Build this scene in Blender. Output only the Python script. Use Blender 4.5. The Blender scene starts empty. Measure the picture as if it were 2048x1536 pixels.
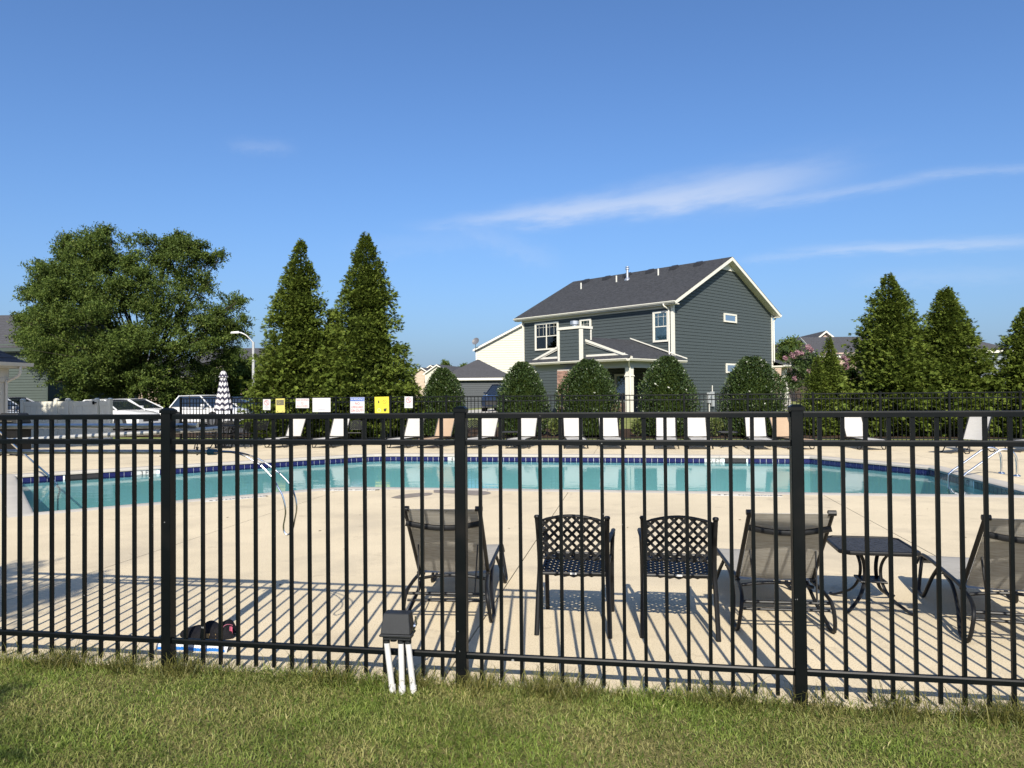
import bpy, bmesh, math, random
import numpy as np
from mathutils import Vector, Matrix
S = bpy.context.scene; COL = S.collection
R = math.radians; PI = math.pi
random.seed(7); rng = np.random.default_rng(7)

# ------------------------------------------------------------------ camera
CH, CF, ROLL, PITCH = 1.656, 1484.0, .0085, math.atan(20/1484)
cf = Vector((0, math.cos(PITCH), math.sin(PITCH)))
r0 = Vector((1, 0, 0)); u0 = Vector((0, -math.sin(PITCH), math.cos(PITCH)))
cr = math.cos(ROLL)*r0-math.sin(ROLL)*u0; cu = math.sin(ROLL)*r0+math.cos(ROLL)*u0
cam = bpy.data.objects.new('camera', bpy.data.cameras.new('camera')); COL.objects.link(cam)
M = Matrix.Identity(4)
for i in range(3): M[i][0] = cr[i]; M[i][1] = cu[i]; M[i][2] = -cf[i]
M[0][3], M[1][3], M[2][3] = 0, 0, CH
cam.matrix_world = M
cam.data.sensor_width = 36; cam.data.lens = 36*CF/2048; cam.data.clip_end = 4000; cam.data.clip_start = .05
S.camera = cam
S.render.resolution_x, S.render.resolution_y = 1024, 768
CP = Vector((0, 0, CH))
def ray(x, y): return cf+(x-1024)/CF*cr+(768-y)/CF*cu
def G(x, y, z=0.0):                       # survey: the point of a level z seen at photo pixel x, y
    d = ray(x, y); return CP+d*((z-CH)/d.z)
def at(x, y, Y):                          # survey: the point at distance Y seen at photo pixel x, y
    d = ray(x, y); return CP+d*(Y/d.y)
PHI = R(9.35)                             # the pool, its fences and the deck share one direction
ES = Vector((math.cos(PHI), -math.sin(PHI), 0)); ET = Vector((math.sin(PHI), math.cos(PHI), 0))
FO = Vector((-.300, 4.283, 0))
def W(s, t, z=0.0):
    p = FO+ES*s+ET*t; return Vector((p.x, p.y, z))
def ST(p):
    d = Vector(p)-FO; return d.dot(ES), d.dot(ET)

# ------------------------------------------------------------------ world, sun, exposure
SUN_EL, SUN_AZ = R(36.9), R(1.8)          # light travels towards +Y, a little to +X
wd = bpy.data.worlds.new('World'); S.world = wd; wd.use_nodes = True
nt = wd.node_tree; nt.nodes.clear()
def N(tree, typ, **kw):
    n = tree.nodes.new(typ)
    for k, v in kw.items():
        if k == 'ins':
            for a, b in v.items(): n.inputs[a].default_value = b
        else: setattr(n, k, v)
    return n
wo = N(nt, 'ShaderNodeOutputWorld'); bg = N(nt, 'ShaderNodeBackground')
sky = N(nt, 'ShaderNodeTexSky', sky_type='NISHITA', sun_disc=False)
sky.sun_elevation = SUN_EL; sky.sun_rotation = PI+SUN_AZ
sky.altitude = 0; sky.air_density = 1.0; sky.dust_density = 2.0; sky.ozone_density = 10.0
SKY_STRENGTH = .106
bg.inputs['Strength'].default_value = SKY_STRENGTH
tc = N(nt, 'ShaderNodeTexCoord'); sx = N(nt, 'ShaderNodeSeparateXYZ'); nt.links.new(tc.outputs['Generated'], sx.inputs[0])
def mth(tree, op, a, b=None, c=None):
    n = tree.nodes.new('ShaderNodeMath'); n.operation = op
    for i, v in enumerate((a, b, c)):
        if v is None: continue
        if isinstance(v, (int, float)): n.inputs[i].default_value = v
        else: tree.links.new(v, n.inputs[i])
    return n.outputs[0]
az = mth(nt, 'ARCTAN2', sx.outputs[0], sx.outputs[1]); el = mth(nt, 'ARCSINE', sx.outputs[2])
def azel(x, y):
    d = ray(x, y).normalized(); return math.atan2(d.x, d.y), math.asin(d.z)
def streak(x0, y0, x1, y1, wpx, amt, nscale, skew=0.0):
    a0, e0 = azel(x0, y0); a1, e1 = azel(x1, y1)
    L = math.hypot(a1-a0, e1-e0); ca, sa = (a1-a0)/L, (e1-e0)/L
    da = mth(nt, 'SUBTRACT', az, (a0+a1)/2); de = mth(nt, 'SUBTRACT', el, (e0+e1)/2)
    u = mth(nt, 'DIVIDE', mth(nt, 'ADD', mth(nt, 'MULTIPLY', da, ca), mth(nt, 'MULTIPLY', de, sa)), L/2)
    v = mth(nt, 'DIVIDE', mth(nt, 'SUBTRACT', mth(nt, 'MULTIPLY', de, ca), mth(nt, 'MULTIPLY', da, sa)), wpx/CF)
    cb = N(nt, 'ShaderNodeCombineXYZ'); nt.links.new(u, cb.inputs[0]); nt.links.new(v, cb.inputs[1]); cb.inputs[2].default_value = x0*.01
    nz = N(nt, 'ShaderNodeTexNoise'); nz.inputs['Scale'].default_value = nscale; nz.inputs['Detail'].default_value = 7; nz.inputs['Roughness'].default_value = .6
    mp = N(nt, 'ShaderNodeMapping'); mp.inputs['Scale'].default_value = (1.6, .55, 1); nt.links.new(cb.outputs[0], mp.inputs[0]); nt.links.new(mp.outputs[0], nz.inputs[0])
    wob = mth(nt, 'MULTIPLY', mth(nt, 'SUBTRACT', nz.outputs[0], .5), 1.6)
    v2 = mth(nt, 'ADD', v, wob); u2 = mth(nt, 'ADD', u, mth(nt, 'MULTIPLY', wob, .25))
    wid = mth(nt, 'ADD', 1.0, mth(nt, 'MULTIPLY', u, skew))
    r2 = mth(nt, 'ADD', mth(nt, 'POWER', mth(nt, 'ABSOLUTE', u2), 4.0), mth(nt, 'POWER', mth(nt, 'ABSOLUTE', mth(nt, 'DIVIDE', v2, wid)), 2.0))
    g = mth(nt, 'POWER', 2.718, mth(nt, 'MULTIPLY', r2, -1.6))
    return mth(nt, 'MULTIPLY', g, mth(nt, 'MULTIPLY', amt, mth(nt, 'ADD', .45, nz.outputs[0])))
cl = None
for a in ((890, 446, 1680, 338, 30, .52, 1.9, .45), (1480, 415, 1910, 344, 11, .20, 2.6), (1590, 500, 2140, 478, 11, .32, 2.6),
          (455, 290, 590, 296, 14, .10, 2), (930, 455, 1120, 530, 26, .10, 2.6), (1480, 520, 1640, 506, 10, .14, 3), (1700, 560, 2100, 545, 18, .10, 3),
          (690, 500, 1000, 470, 26, .06, 2.4), (1820, 350, 2200, 325, 9, .16, 3)):
    s_ = streak(*a); cl = s_ if cl is None else mth(nt, 'ADD', cl, s_)
cl = mth(nt, 'MINIMUM', cl, .8)
mx = N(nt, 'ShaderNodeMix', data_type='RGBA'); nt.links.new(cl, mx.inputs[0])
hz = N(nt, 'ShaderNodeMix', data_type='RGBA'); nt.links.new(mth(nt, 'MULTIPLY', .9, mth(nt, 'POWER', 2.718, mth(nt, 'MULTIPLY', mth(nt, 'MAXIMUM', el, 0.0), -11.0))), hz.inputs[0])   # pale air towards the horizon, the same all round
nt.links.new(sky.outputs[0], hz.inputs[6]); hz.inputs[7].default_value = (1.85, 2.60, 3.70, 1); nt.links.new(hz.outputs[2], mx.inputs[6]); mx.inputs[7].default_value = (4.6, 4.9, 5.5, 1)
nt.links.new(mx.outputs[2], bg.inputs['Color']); nt.links.new(bg.outputs[0], wo.inputs[0])
sl = bpy.data.lights.new('sun', 'SUN'); sl.energy = 5.0; sl.angle = R(.53); sl.color = (1, .925, .80)
so = bpy.data.objects.new('sun', sl); COL.objects.link(so)
ld = Vector((math.sin(SUN_AZ)*math.cos(SUN_EL), math.cos(SUN_AZ)*math.cos(SUN_EL), -math.sin(SUN_EL)))
so.rotation_euler = ld.to_track_quat('-Z', 'Y').to_euler(); so.location = (-3, -30, 30)
vs = S.view_settings; S.display_settings.display_device = 'sRGB'
vs.view_transform = 'Standard'; vs.look = 'None'; vs.gamma = 1; vs.use_curve_mapping = False; vs.exposure = .7
S.cycles.max_bounces = 8; S.cycles.transparent_max_bounces = 16; S.cycles.use_denoising = True
S.cycles.caustics_reflective = False; S.cycles.caustics_refractive = False; S.cycles.sample_clamp_indirect = 4

# ------------------------------------------------------------------ materials
MATS = {}
def P(name, col, rough=.6, metal=0.0, var=0.0, vscale=8.0, bump=0.0, bscale=60.0, spec=.5, col2=None, stretch=None, island=0.0, coat=0.0, bdist=.01, detail=6):
    if name in MATS: return MATS[name]
    m = bpy.data.materials.new(name); m.use_nodes = True; t = m.node_tree; b = t.nodes['Principled BSDF']
    b.inputs['Base Color'].default_value = (*col, 1); b.inputs['Roughness'].default_value = rough; b.inputs['Metallic'].default_value = metal
    b.inputs['Specular IOR Level'].default_value = spec; b.inputs['Coat Weight'].default_value = coat
    tcn = N(t, 'ShaderNodeTexCoord'); vec = tcn.outputs['Object']
    if stretch:
        mp = N(t, 'ShaderNodeMapping'); mp.inputs['Scale'].default_value = stretch; t.links.new(vec, mp.inputs[0]); vec = mp.outputs[0]
    out = None
    if var or col2:
        nz = N(t, 'ShaderNodeTexNoise'); nz.inputs['Scale'].default_value = vscale; nz.inputs['Detail'].default_value = detail; nz.inputs['Roughness'].default_value = .65
        t.links.new(vec, nz.inputs[0])
        mr = N(t, 'ShaderNodeMapRange'); mr.inputs[1].default_value = .3; mr.inputs[2].default_value = .7; t.links.new(nz.outputs[0], mr.inputs[0])
        mxx = N(t, 'ShaderNodeMix', data_type='RGBA'); t.links.new(mr.outputs[0], mxx.inputs[0])
        c2 = col2 or tuple(min(1, c*(1+var)) for c in col); c1 = col if col2 else tuple(c*(1-var) for c in col)
        mxx.inputs[6].default_value = (*c1, 1); mxx.inputs[7].default_value = (*c2, 1); out = mxx.outputs[2]
    if island:
        gi = N(t, 'ShaderNodeNewGeometry'); hs = N(t, 'ShaderNodeHueSaturation')
        v = mth(t, 'ADD', 1-island, mth(t, 'MULTIPLY', gi.outputs['Random Per Island'], 2*island)); t.links.new(v, hs.inputs['Value'])
        if out: t.links.new(out, hs.inputs['Color'])
        else: hs.inputs['Color'].default_value = (*col, 1)
        out = hs.outputs[0]
    if out: t.links.new(out, b.inputs['Base Color'])
    if bump:
        nb = N(t, 'ShaderNodeTexNoise'); nb.inputs['Scale'].default_value = bscale; nb.inputs['Detail'].default_value = 5; t.links.new(vec, nb.inputs[0])
        bp = N(t, 'ShaderNodeBump'); bp.inputs['Strength'].default_value = bump; bp.inputs['Distance'].default_value = bdist
        t.links.new(nb.outputs[0], bp.inputs['Height']); t.links.new(bp.outputs[0], b.inputs['Normal'])
    MATS[name] = m; return m
def leafmat(name, c1, c2, c3=None, rough=.5, trans=.25, spec=.4, nscale=1.2, patch=None, pscale=1.0):
    if name in MATS: return MATS[name]
    m = bpy.data.materials.new(name); m.use_nodes = True; t = m.node_tree; b = t.nodes['Principled BSDF']
    gi = N(t, 'ShaderNodeNewGeometry'); rp = N(t, 'ShaderNodeValToRGB'); t.links.new(gi.outputs['Random Per Island'], rp.inputs[0])
    e = rp.color_ramp.elements; e[0].color = (*c1, 1); e[1].color = (*c2, 1)
    if c3: q = rp.color_ramp.elements.new(.93); q.color = (*c2, 1); e[-1].color = (*c3, 1)
    tcn = N(t, 'ShaderNodeTexCoord'); nz = N(t, 'ShaderNodeTexNoise'); nz.inputs['Scale'].default_value = nscale; nz.inputs['Detail'].default_value = 3; t.links.new(tcn.outputs['Object'], nz.inputs[0])
    hs = N(t, 'ShaderNodeHueSaturation'); src_ = rp.outputs[0]
    if patch:                               # wide patches: drier colour in grass, painted shading in arborvitae
        n2 = N(t, 'ShaderNodeTexNoise'); n2.inputs['Scale'].default_value = pscale; n2.inputs['Detail'].default_value = 5; t.links.new(tcn.outputs['Object'], n2.inputs[0])
        mr2 = N(t, 'ShaderNodeMapRange'); mr2.inputs[1].default_value = .42; mr2.inputs[2].default_value = .66; mr2.inputs[4].default_value = .8; t.links.new(n2.outputs[0], mr2.inputs[0])
        m2 = N(t, 'ShaderNodeMix', data_type='RGBA'); t.links.new(mth(t, 'MULTIPLY', mr2.outputs[0], mth(t, 'GREATER_THAN', gi.outputs['Random Per Island'], .35)), m2.inputs[0]); t.links.new(src_, m2.inputs[6]); m2.inputs[7].default_value = (*patch, 1); src_ = m2.outputs[2]
    t.links.new(src_, hs.inputs['Color'])
    t.links.new(mth(t, 'ADD', .55, mth(t, 'MULTIPLY', nz.outputs[0], .9)), hs.inputs['Value'])
    t.links.new(hs.outputs[0], b.inputs['Base Color']); b.inputs['Roughness'].default_value = rough; b.inputs['Specular IOR Level'].default_value = spec
    tr = N(t, 'ShaderNodeBsdfTranslucent'); t.links.new(hs.outputs[0], tr.inputs[0]); ms = N(t, 'ShaderNodeMixShader'); ms.inputs[0].default_value = trans
    o = [n for n in t.nodes if n.type == 'OUTPUT_MATERIAL'][0]
    t.links.new(b.outputs[0], ms.inputs[1]); t.links.new(tr.outputs[0], ms.inputs[2]); t.links.new(ms.outputs[0], o.inputs[0])
    MATS[name] = m; return m

# ------------------------------------------------------------------ mesh helpers
class MB:
    def __init__(s): s.v = []; s.f = []
    def add(s, vs, fs):
        o = len(s.v); s.v += [tuple(v) for v in vs]; s.f += [tuple(i+o for i in f) for f in fs]; return s
    def box(s, x0, x1, y0, y1, z0, z1, mat=None):
        vs = [Vector(p) for p in ((x0,y0,z0),(x1,y0,z0),(x1,y1,z0),(x0,y1,z0),(x0,y0,z1),(x1,y0,z1),(x1,y1,z1),(x0,y1,z1))]
        if mat is not None: vs = [mat @ v for v in vs]
        return s.add(vs, [(0,3,2,1),(4,5,6,7),(0,1,5,4),(1,2,6,5),(2,3,7,6),(3,0,4,7)])
    def hexa(s, b, t):                     # four bottom points, four top points
        n = len(b); return s.add(list(b)+list(t), [tuple(range(n-1,-1,-1)), tuple(range(n,2*n))]+[(i,(i+1)%n,n+(i+1)%n,n+i) for i in range(n)])
    def prism(s, pts, z0, z1): return s.hexa([(p[0],p[1],z0) for p in pts], [(p[0],p[1],z1) for p in pts])
    def slab(s, poly, off):                # polygon in space given thickness along off
        off = Vector(off); p = [Vector(q) for q in poly]; return s.hexa([q for q in p], [q+off for q in p])
    def bar(s, a, b, w, h, up=(0,0,1)):
        a = Vector(a); b = Vector(b); d = (b-a).normalized(); x = d.cross(Vector(up))
        if x.length < 1e-4: x = d.cross(Vector((1,0,0)))
        x.normalize(); y = x.cross(d); x *= w/2; y *= h/2
        return s.hexa([a-x-y,a+x-y,a+x+y,a-x+y],[b-x-y,b+x-y,b+x+y,b-x+y])
    def tube(s, path, r, n=8, closed=False, flat=1.0):
        p = [Vector(q) for q in path]; k = len(p); rs = r if isinstance(r, (list, tuple)) else [r]*k
        prev = None; rings = []
        for i in range(k):
            if closed: d = p[(i+1)%k]-p[i-1]
            else: d = p[min(i+1,k-1)]-p[max(i-1,0)]
            d.normalize()
            if prev is None:
                x = d.cross(Vector((0,0,1)))
                if x.length < .05: x = d.cross(Vector((0,1,0)))
            else: x = prev-d*prev.dot(d)
            x.normalize(); prev = x.copy(); y = d.cross(x)
            rings.append([p[i]+x*(rs[i]*math.cos(2*PI*j/n))+y*(rs[i]*flat*math.sin(2*PI*j/n)) for j in range(n)])
        vs = [v for q in rings for v in q]; fs = []
        for i in range(k if closed else k-1):
            for j in range(n):
                a, b = i*n+j, i*n+(j+1)%n; c, d_ = ((i+1)%k)*n+(j+1)%n, ((i+1)%k)*n+j
                fs.append((a, b, c, d_))
        if not closed: fs += [tuple(range(n-1,-1,-1)), tuple((k-1)*n+j for j in range(n))]
        return s.add(vs, fs)
    def lathe(s, prof, n=16, c=(0,0,0), fold=None):
        vs = []; fs = []; k = len(prof)
        for r, z in prof:
            for j in range(n):
                rr = r*(fold(j, n, z) if fold else 1); vs.append((c[0]+rr*math.cos(2*PI*j/n), c[1]+rr*math.sin(2*PI*j/n), c[2]+z))
        for i in range(k-1):
            for j in range(n): fs.append((i*n+j, i*n+(j+1)%n, (i+1)*n+(j+1)%n, (i+1)*n+j))
        fs += [tuple(range(n-1,-1,-1)), tuple((k-1)*n+j for j in range(n))]
        return s.add(vs, fs)
    def grid(s, fn, nu, nv, th=0.0):       # sheet fn(u, v) in 0..1, with thickness th
        P_ = [[Vector(fn(i/nu, j/nv)) for j in range(nv+1)] for i in range(nu+1)]
        vs = [P_[i][j] for i in range(nu+1) for j in range(nv+1)]
        I = lambda i, j: i*(nv+1)+j
        fs = [(I(i,j), I(i+1,j), I(i+1,j+1), I(i,j+1)) for i in range(nu) for j in range(nv)]
        if th:
            nn = (P_[nu][0]-P_[0][0]).cross(P_[0][nv]-P_[0][0]).normalized()*th; o = len(vs); vs += [v-nn for v in vs]
            fs += [tuple(o+i for i in reversed(f)) for f in fs]
            rim = [I(i,0) for i in range(nu+1)]+[I(nu,j) for j in range(1,nv+1)]+[I(i,nv) for i in range(nu-1,-1,-1)]+[I(0,j) for j in range(nv-1,0,-1)]
            fs += [(rim[(i+1)%len(rim)], rim[i], o+rim[i], o+rim[(i+1)%len(rim)]) for i in range(len(rim))]
        return s.add(vs, fs)
    def mesh(s, name, mat, smooth=False, bevel=0.0):
        me = bpy.data.meshes.new(name); me.from_pydata(s.v, [], s.f)
        if mat: me.materials.append(mat)
        if bevel:
            bm = bmesh.new(); bm.from_mesh(me); bmesh.ops.bevel(bm, geom=[e for e in bm.edges if len(e.link_faces) == 2 and e.calc_face_angle(0) > .5], offset=bevel, segments=1, affect='EDGES'); bm.to_mesh(me); bm.free()
        if smooth:
            me.polygons.foreach_set('use_smooth', [True]*len(me.polygons))
            try: me.set_sharp_from_angle(angle=R(40))
            except Exception: pass
        me.update(); return me
    def obj(s, name, mat, parent=None, smooth=False, bevel=0.0, loc=None): return link(name, s.mesh(name, mat, smooth, bevel), parent, loc)
def link(name, me, parent=None, loc=None, rz=0.0):
    o = bpy.data.objects.new(name, me); COL.objects.link(o)
    if parent is not None: o.parent = parent
    if loc is not None: o.location = loc
    if rz: o.rotation_euler.z = rz
    return o
def tag(o, label=None, cat=None, group=None, kind=None):
    if label: o['label'] = label
    if cat: o['category'] = cat
    if group: o['group'] = group
    if kind: o['kind'] = kind
    return o
def thing(name, label, cat, loc=(0,0,0), rz=0.0, group=None):
    o = link(name, None, None, loc, rz); o.empty_display_size = .1; return tag(o, label, cat, group)
def dup(root, loc, rz, label, group=None):
    def cp(o, par):
        c = o.copy(); COL.objects.link(c); c.parent = par
        for ch in list(KIDS.get(o.name, ())): cp(ch, c)
        return c
    r = cp(root, None); r.location = loc; r.rotation_euler.z = rz; r['label'] = label
    if group: r['group'] = group
    return r
KIDS = {}
def note_kids():
    KIDS.clear()
    for o in S.objects:
        if o.parent: KIDS.setdefault(o.parent.name, []).append(o)
def np_mesh(name, V, F, mat, smooth=False):
    V = np.asarray(V, np.float32).reshape(-1, 3); F = np.asarray(F, np.int32); k = F.shape[1]
    me = bpy.data.meshes.new(name); me.vertices.add(len(V)); me.vertices.foreach_set('co', V.ravel())
    me.loops.add(F.size); me.loops.foreach_set('vertex_index', F.ravel())
    me.polygons.add(len(F)); me.polygons.foreach_set('loop_start', np.arange(0, F.size, k, dtype=np.int32)); me.polygons.foreach_set('loop_total', np.full(len(F), k, np.int32))
    if smooth: me.polygons.foreach_set('use_smooth', np.ones(len(F), bool))
    me.update(calc_edges=True); me.materials.append(mat); return me
def text(parent, s, size, loc, mat, rot=(PI/2, 0, 0), align='CENTER', name='lettering', sx=1.0, ext=.0015):
    cu_ = bpy.data.curves.new(name, 'FONT'); cu_.body = s; cu_.size = size; cu_.align_x = align; cu_.align_y = 'CENTER'; cu_.extrude = ext; cu_.resolution_u = 2
    tmp = bpy.data.objects.new('tmp', cu_); COL.objects.link(tmp); bpy.context.view_layer.update()
    me = bpy.data.meshes.new_from_object(tmp.evaluated_get(bpy.context.evaluated_depsgraph_get())); me.name = name
    bpy.data.objects.remove(tmp); me.materials.clear(); me.materials.append(mat)
    o = link(name, me, parent, loc); o.rotation_euler = rot; o.scale = (sx, 1, 1); return o
def smoothpath(pts, k=4):
    p = [Vector(q) for q in pts]; out = []
    for i in range(len(p)-1):
        a, b, c, d = p[max(i-1,0)], p[i], p[i+1], p[min(i+2,len(p)-1)]
        for j in range(k):
            t = j/k; out.append(.5*((2*b)+(c-a)*t+(2*a-5*b+4*c-d)*t*t+(3*b-a-3*c+d)*t*t*t))
    return out+[p[-1]]
# common materials
M_BLACK = P('black_powdercoat', (.0012,.0022,.0025), .42, bump=.12, bscale=220, bdist=.002, spec=.17, var=.2, vscale=14)
def chips(m, sc, lo, hi, c):
    t = m.node_tree; b = t.nodes['Principled BSDF']; src = b.inputs['Base Color'].links[0].from_socket
    tcn = N(t, 'ShaderNodeTexCoord'); oi = N(t, 'ShaderNodeObjectInfo'); vm = N(t, 'ShaderNodeVectorMath'); vm.operation = 'ADD'; t.links.new(tcn.outputs['Object'], vm.inputs[0]); t.links.new(mth(t, 'MULTIPLY', oi.outputs['Random'], 40.0), vm.inputs[1])
    nz = N(t, 'ShaderNodeTexNoise'); nz.inputs['Scale'].default_value = sc; nz.inputs['Detail'].default_value = 2; t.links.new(vm.outputs[0], nz.inputs[0])
    mr = N(t, 'ShaderNodeMapRange'); mr.inputs[1].default_value = lo; mr.inputs[2].default_value = hi; t.links.new(nz.outputs[0], mr.inputs[0])
    mx_ = N(t, 'ShaderNodeMix', data_type='RGBA'); t.links.new(mr.outputs[0], mx_.inputs[0]); t.links.new(src, mx_.inputs[6]); mx_.inputs[7].default_value = (*c, 1); t.links.new(mx_.outputs[2], b.inputs['Base Color'])
chips(M_BLACK, 26, .765, .775, (.20,.20,.19)); chips(M_BLACK, 5, .50, .85, (.006,.0058,.0055))
M_WHITE = P('white_paint', (.50,.49,.44), .5, var=.04, vscale=3)
M_WHITE2 = P('white_vinyl', (.56,.54,.46), .4, var=.03, vscale=4)
M_ALU = P('brushed_aluminium', (.62,.62,.6), .34, 1.0, var=.08, vscale=20)
M_STEEL = P('polished_steel', (.68,.68,.67), .16, 1.0)
M_RUBBER = P('black_rubber', (.012,.012,.012), .7)
M_CHAIR = P('charcoal_cast_aluminium', (.0060,.0064,.0072), .46, spec=.30, bump=.15, bscale=150, bdist=.002, var=.15, vscale=20)
# ------------------------------------------------------------------ ground, lawn, paths
def sm(x): x = max(0., min(1., x)); return x*x*(3-2*x)
def gz(x, y): return .5*sm((y-26)/12)*(.2+.8*sm((x+9)/9))+.15*sm((y-60)/40)
def lawn_z(s, t):
    e = sm((-.04-t)/.2)
    return -.018-.012*e+e*(.012*math.sin(s*2.3+t*1.7)+.010*math.sin(s*5.1-t*3.9+1)+.006*math.sin(s*9+t*11))-.02*sm((-t-1)/3)
def sheet(name, ss, ts, zf, mat):
    vs = [W(s, t, zf(s, t)) for s in ss for t in ts]; n = len(ts)
    fs = [(i*n+j, (i+1)*n+j, (i+1)*n+j+1, i*n+j+1) for i in range(len(ss)-1) for j in range(n-1)]
    return tag(MB().add(vs, fs).obj(name, mat, smooth=True), kind='structure')
def spaced(*segs):
    out = []
    for a, b, n in segs: out += [a+(b-a)*i/n for i in range(n)]
    return out+[segs[-1][1]]
def grassmat(name, c1, c2, c3, sc):
    m = P(name, c1, .9, col2=c2, vscale=sc, bump=.6, bscale=sc*22, bdist=.03, spec=.2)
    t = m.node_tree; b = t.nodes['Principled BSDF']; src = b.inputs['Base Color'].links[0].from_socket
    nz = N(t, 'ShaderNodeTexNoise'); nz.inputs['Scale'].default_value = sc*9; nz.inputs['Detail'].default_value = 4
    tcn = N(t, 'ShaderNodeTexCoord'); t.links.new(tcn.outputs['Object'], nz.inputs[0])
    mr = N(t, 'ShaderNodeMapRange'); mr.inputs[1].default_value = .42; mr.inputs[2].default_value = .72; t.links.new(nz.outputs[0], mr.inputs[0])
    mx_ = N(t, 'ShaderNodeMix', data_type='RGBA'); t.links.new(mr.outputs[0], mx_.inputs[0]); t.links.new(src, mx_.inputs[6]); mx_.inputs[7].default_value = (*c3, 1)
    t.links.new(mx_.outputs[2], b.inputs['Base Color']); return m
M_THATCH = P('lawn_thatch', (.085,.09,.028), .95, col2=(.20,.17,.075), vscale=30, bump=.8, bscale=120, bdist=.02, spec=.1)
M_FARGRASS = grassmat('far_grass', (.10,.135,.03), (.17,.19,.055), (.22,.21,.085), .5)
sheet('lawn', spaced((-70,-6,8),(-6,6,130),(6,70,8)), spaced((-60,-2.6,8),(-2.6,-.015,34)), lawn_z, M_THATCH)
def gst(s, t): p = W(s, t); return gz(p.x, p.y)-.02
sheet('ground', spaced((-1500,-60,6),(-60,60,40),(60,1500,6)), spaced((19.75,60,40),(60,200,8),(200,1800,6)), gst, M_FARGRASS)
sheet('side_ground', spaced((-1500,-60,5),(-60,-27.0,4)), spaced((-60,19.75,6)), lambda s, t: -.02, M_FARGRASS)
sheet('side_ground', spaced((23.0,60,4),(60,1500,5)), spaced((-60,19.75,6)), lambda s, t: -.02, M_FARGRASS)
M_ASPH = P('asphalt', (.055,.055,.056), .9, var=.2, vscale=3, bump=.5, bscale=180, bdist=.004)
M_MULCH = P('dark_mulch', (.028,.018,.012), .95, col2=(.07,.046,.03), vscale=22, bump=1, bscale=60, bdist=.03, spec=.1)
M_DRIVE = P('driveway_concrete', (.36,.34,.30), .9, var=.08, vscale=1.5, bump=.3, bscale=120, bdist=.003)
def gsheet(name, x0, x1, y0, y1, mat, dz=.004, nx=12, ny=10):
    vs = [(x0+(x1-x0)*i/nx, y0+(y1-y0)*j/ny, 0) for i in range(nx+1) for j in range(ny+1)]
    vs = [(x, y, gz(x, y)-.02+dz+.03) for x, y, _ in vs]; n = ny+1
    fs = [(i*n+j, (i+1)*n+j, (i+1)*n+j+1, i*n+j+1) for i in range(nx) for j in range(ny)]
    return tag(MB().add(vs, fs).obj(name, mat), kind='structure')
gsheet('parking_lot', -70, -4.5, 32.5, 42.5, M_ASPH)
gsheet('driveway', -4, 3, 47.5, 60, M_DRIVE)
sheet('mulch_bed', spaced((-22,16,24)), spaced((23.3,27.0,6)), lambda s, t: gst(s, t)+.03+.02*math.sin(s*3.1+t*2), M_MULCH)

# ------------------------------------------------------------------ pool, coping, deck
POOL = [(7.3,8.62),(7.3,13.2),(5.4,15.78),(-5.75,15.78),(-6.2,15.66),(-6.6,15.38),(-12.2,9.86),(-7.6,5.28),(-4.62,8.27),(-4.42,8.46),(-4.15,8.58),(-3.8,8.62)]  # counter-clockwise in s, t
def offset_poly(pl, d):
    n = len(pl); out = []
    for i in range(n):
        p, a, b = Vector(pl[i]), Vector(pl[i-1]), Vector(pl[(i+1)%n])
        e1 = (p-a).normalized(); e2 = (b-p).normalized(); n1 = Vector((e1.y, -e1.x)); n2 = Vector((e2.y, -e2.x))
        m = (n1+n2); m /= max(.3, 1+n1.dot(n2)); out.append(tuple(p+m*d))
    return out
COPE = offset_poly(POOL, .30)
M_DECK = P('deck_concrete', (.545,.465,.325), .92, var=.10, vscale=.7, bump=.35, bscale=160, bdist=.004, spec=.25)
def speckle(m, sc, c, amt, sc2=1.3, c2=None, amt2=0):
    t = m.node_tree; b = t.nodes['Principled BSDF']; src = b.inputs['Base Color'].links[0].from_socket
    tcn = N(t, 'ShaderNodeTexCoord')
    for s_, cc, am, lo, hi in ((sc, c, amt, .50, .68), (sc2, c2, amt2, .54, .70)):
        if cc is None: continue
        nz = N(t, 'ShaderNodeTexNoise'); nz.inputs['Scale'].default_value = s_; nz.inputs['Detail'].default_value = 5; nz.inputs['Roughness'].default_value = .7; t.links.new(tcn.outputs['Object'], nz.inputs[0])
        mr = N(t, 'ShaderNodeMapRange'); mr.inputs[1].default_value = lo; mr.inputs[2].default_value = hi; mr.inputs[4].default_value = am; t.links.new(nz.outputs[0], mr.inputs[0])
        mx_ = N(t, 'ShaderNodeMix', data_type='RGBA'); t.links.new(mr.outputs[0], mx_.inputs[0]); t.links.new(src, mx_.inputs[6]); mx_.inputs[7].default_value = (*cc, 1); src = mx_.outputs[2]
    t.links.new(src, b.inputs['Base Color'])
speckle(M_DECK, 95, (.235,.185,.12), .8, .55, (.345,.295,.215), .7)
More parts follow.
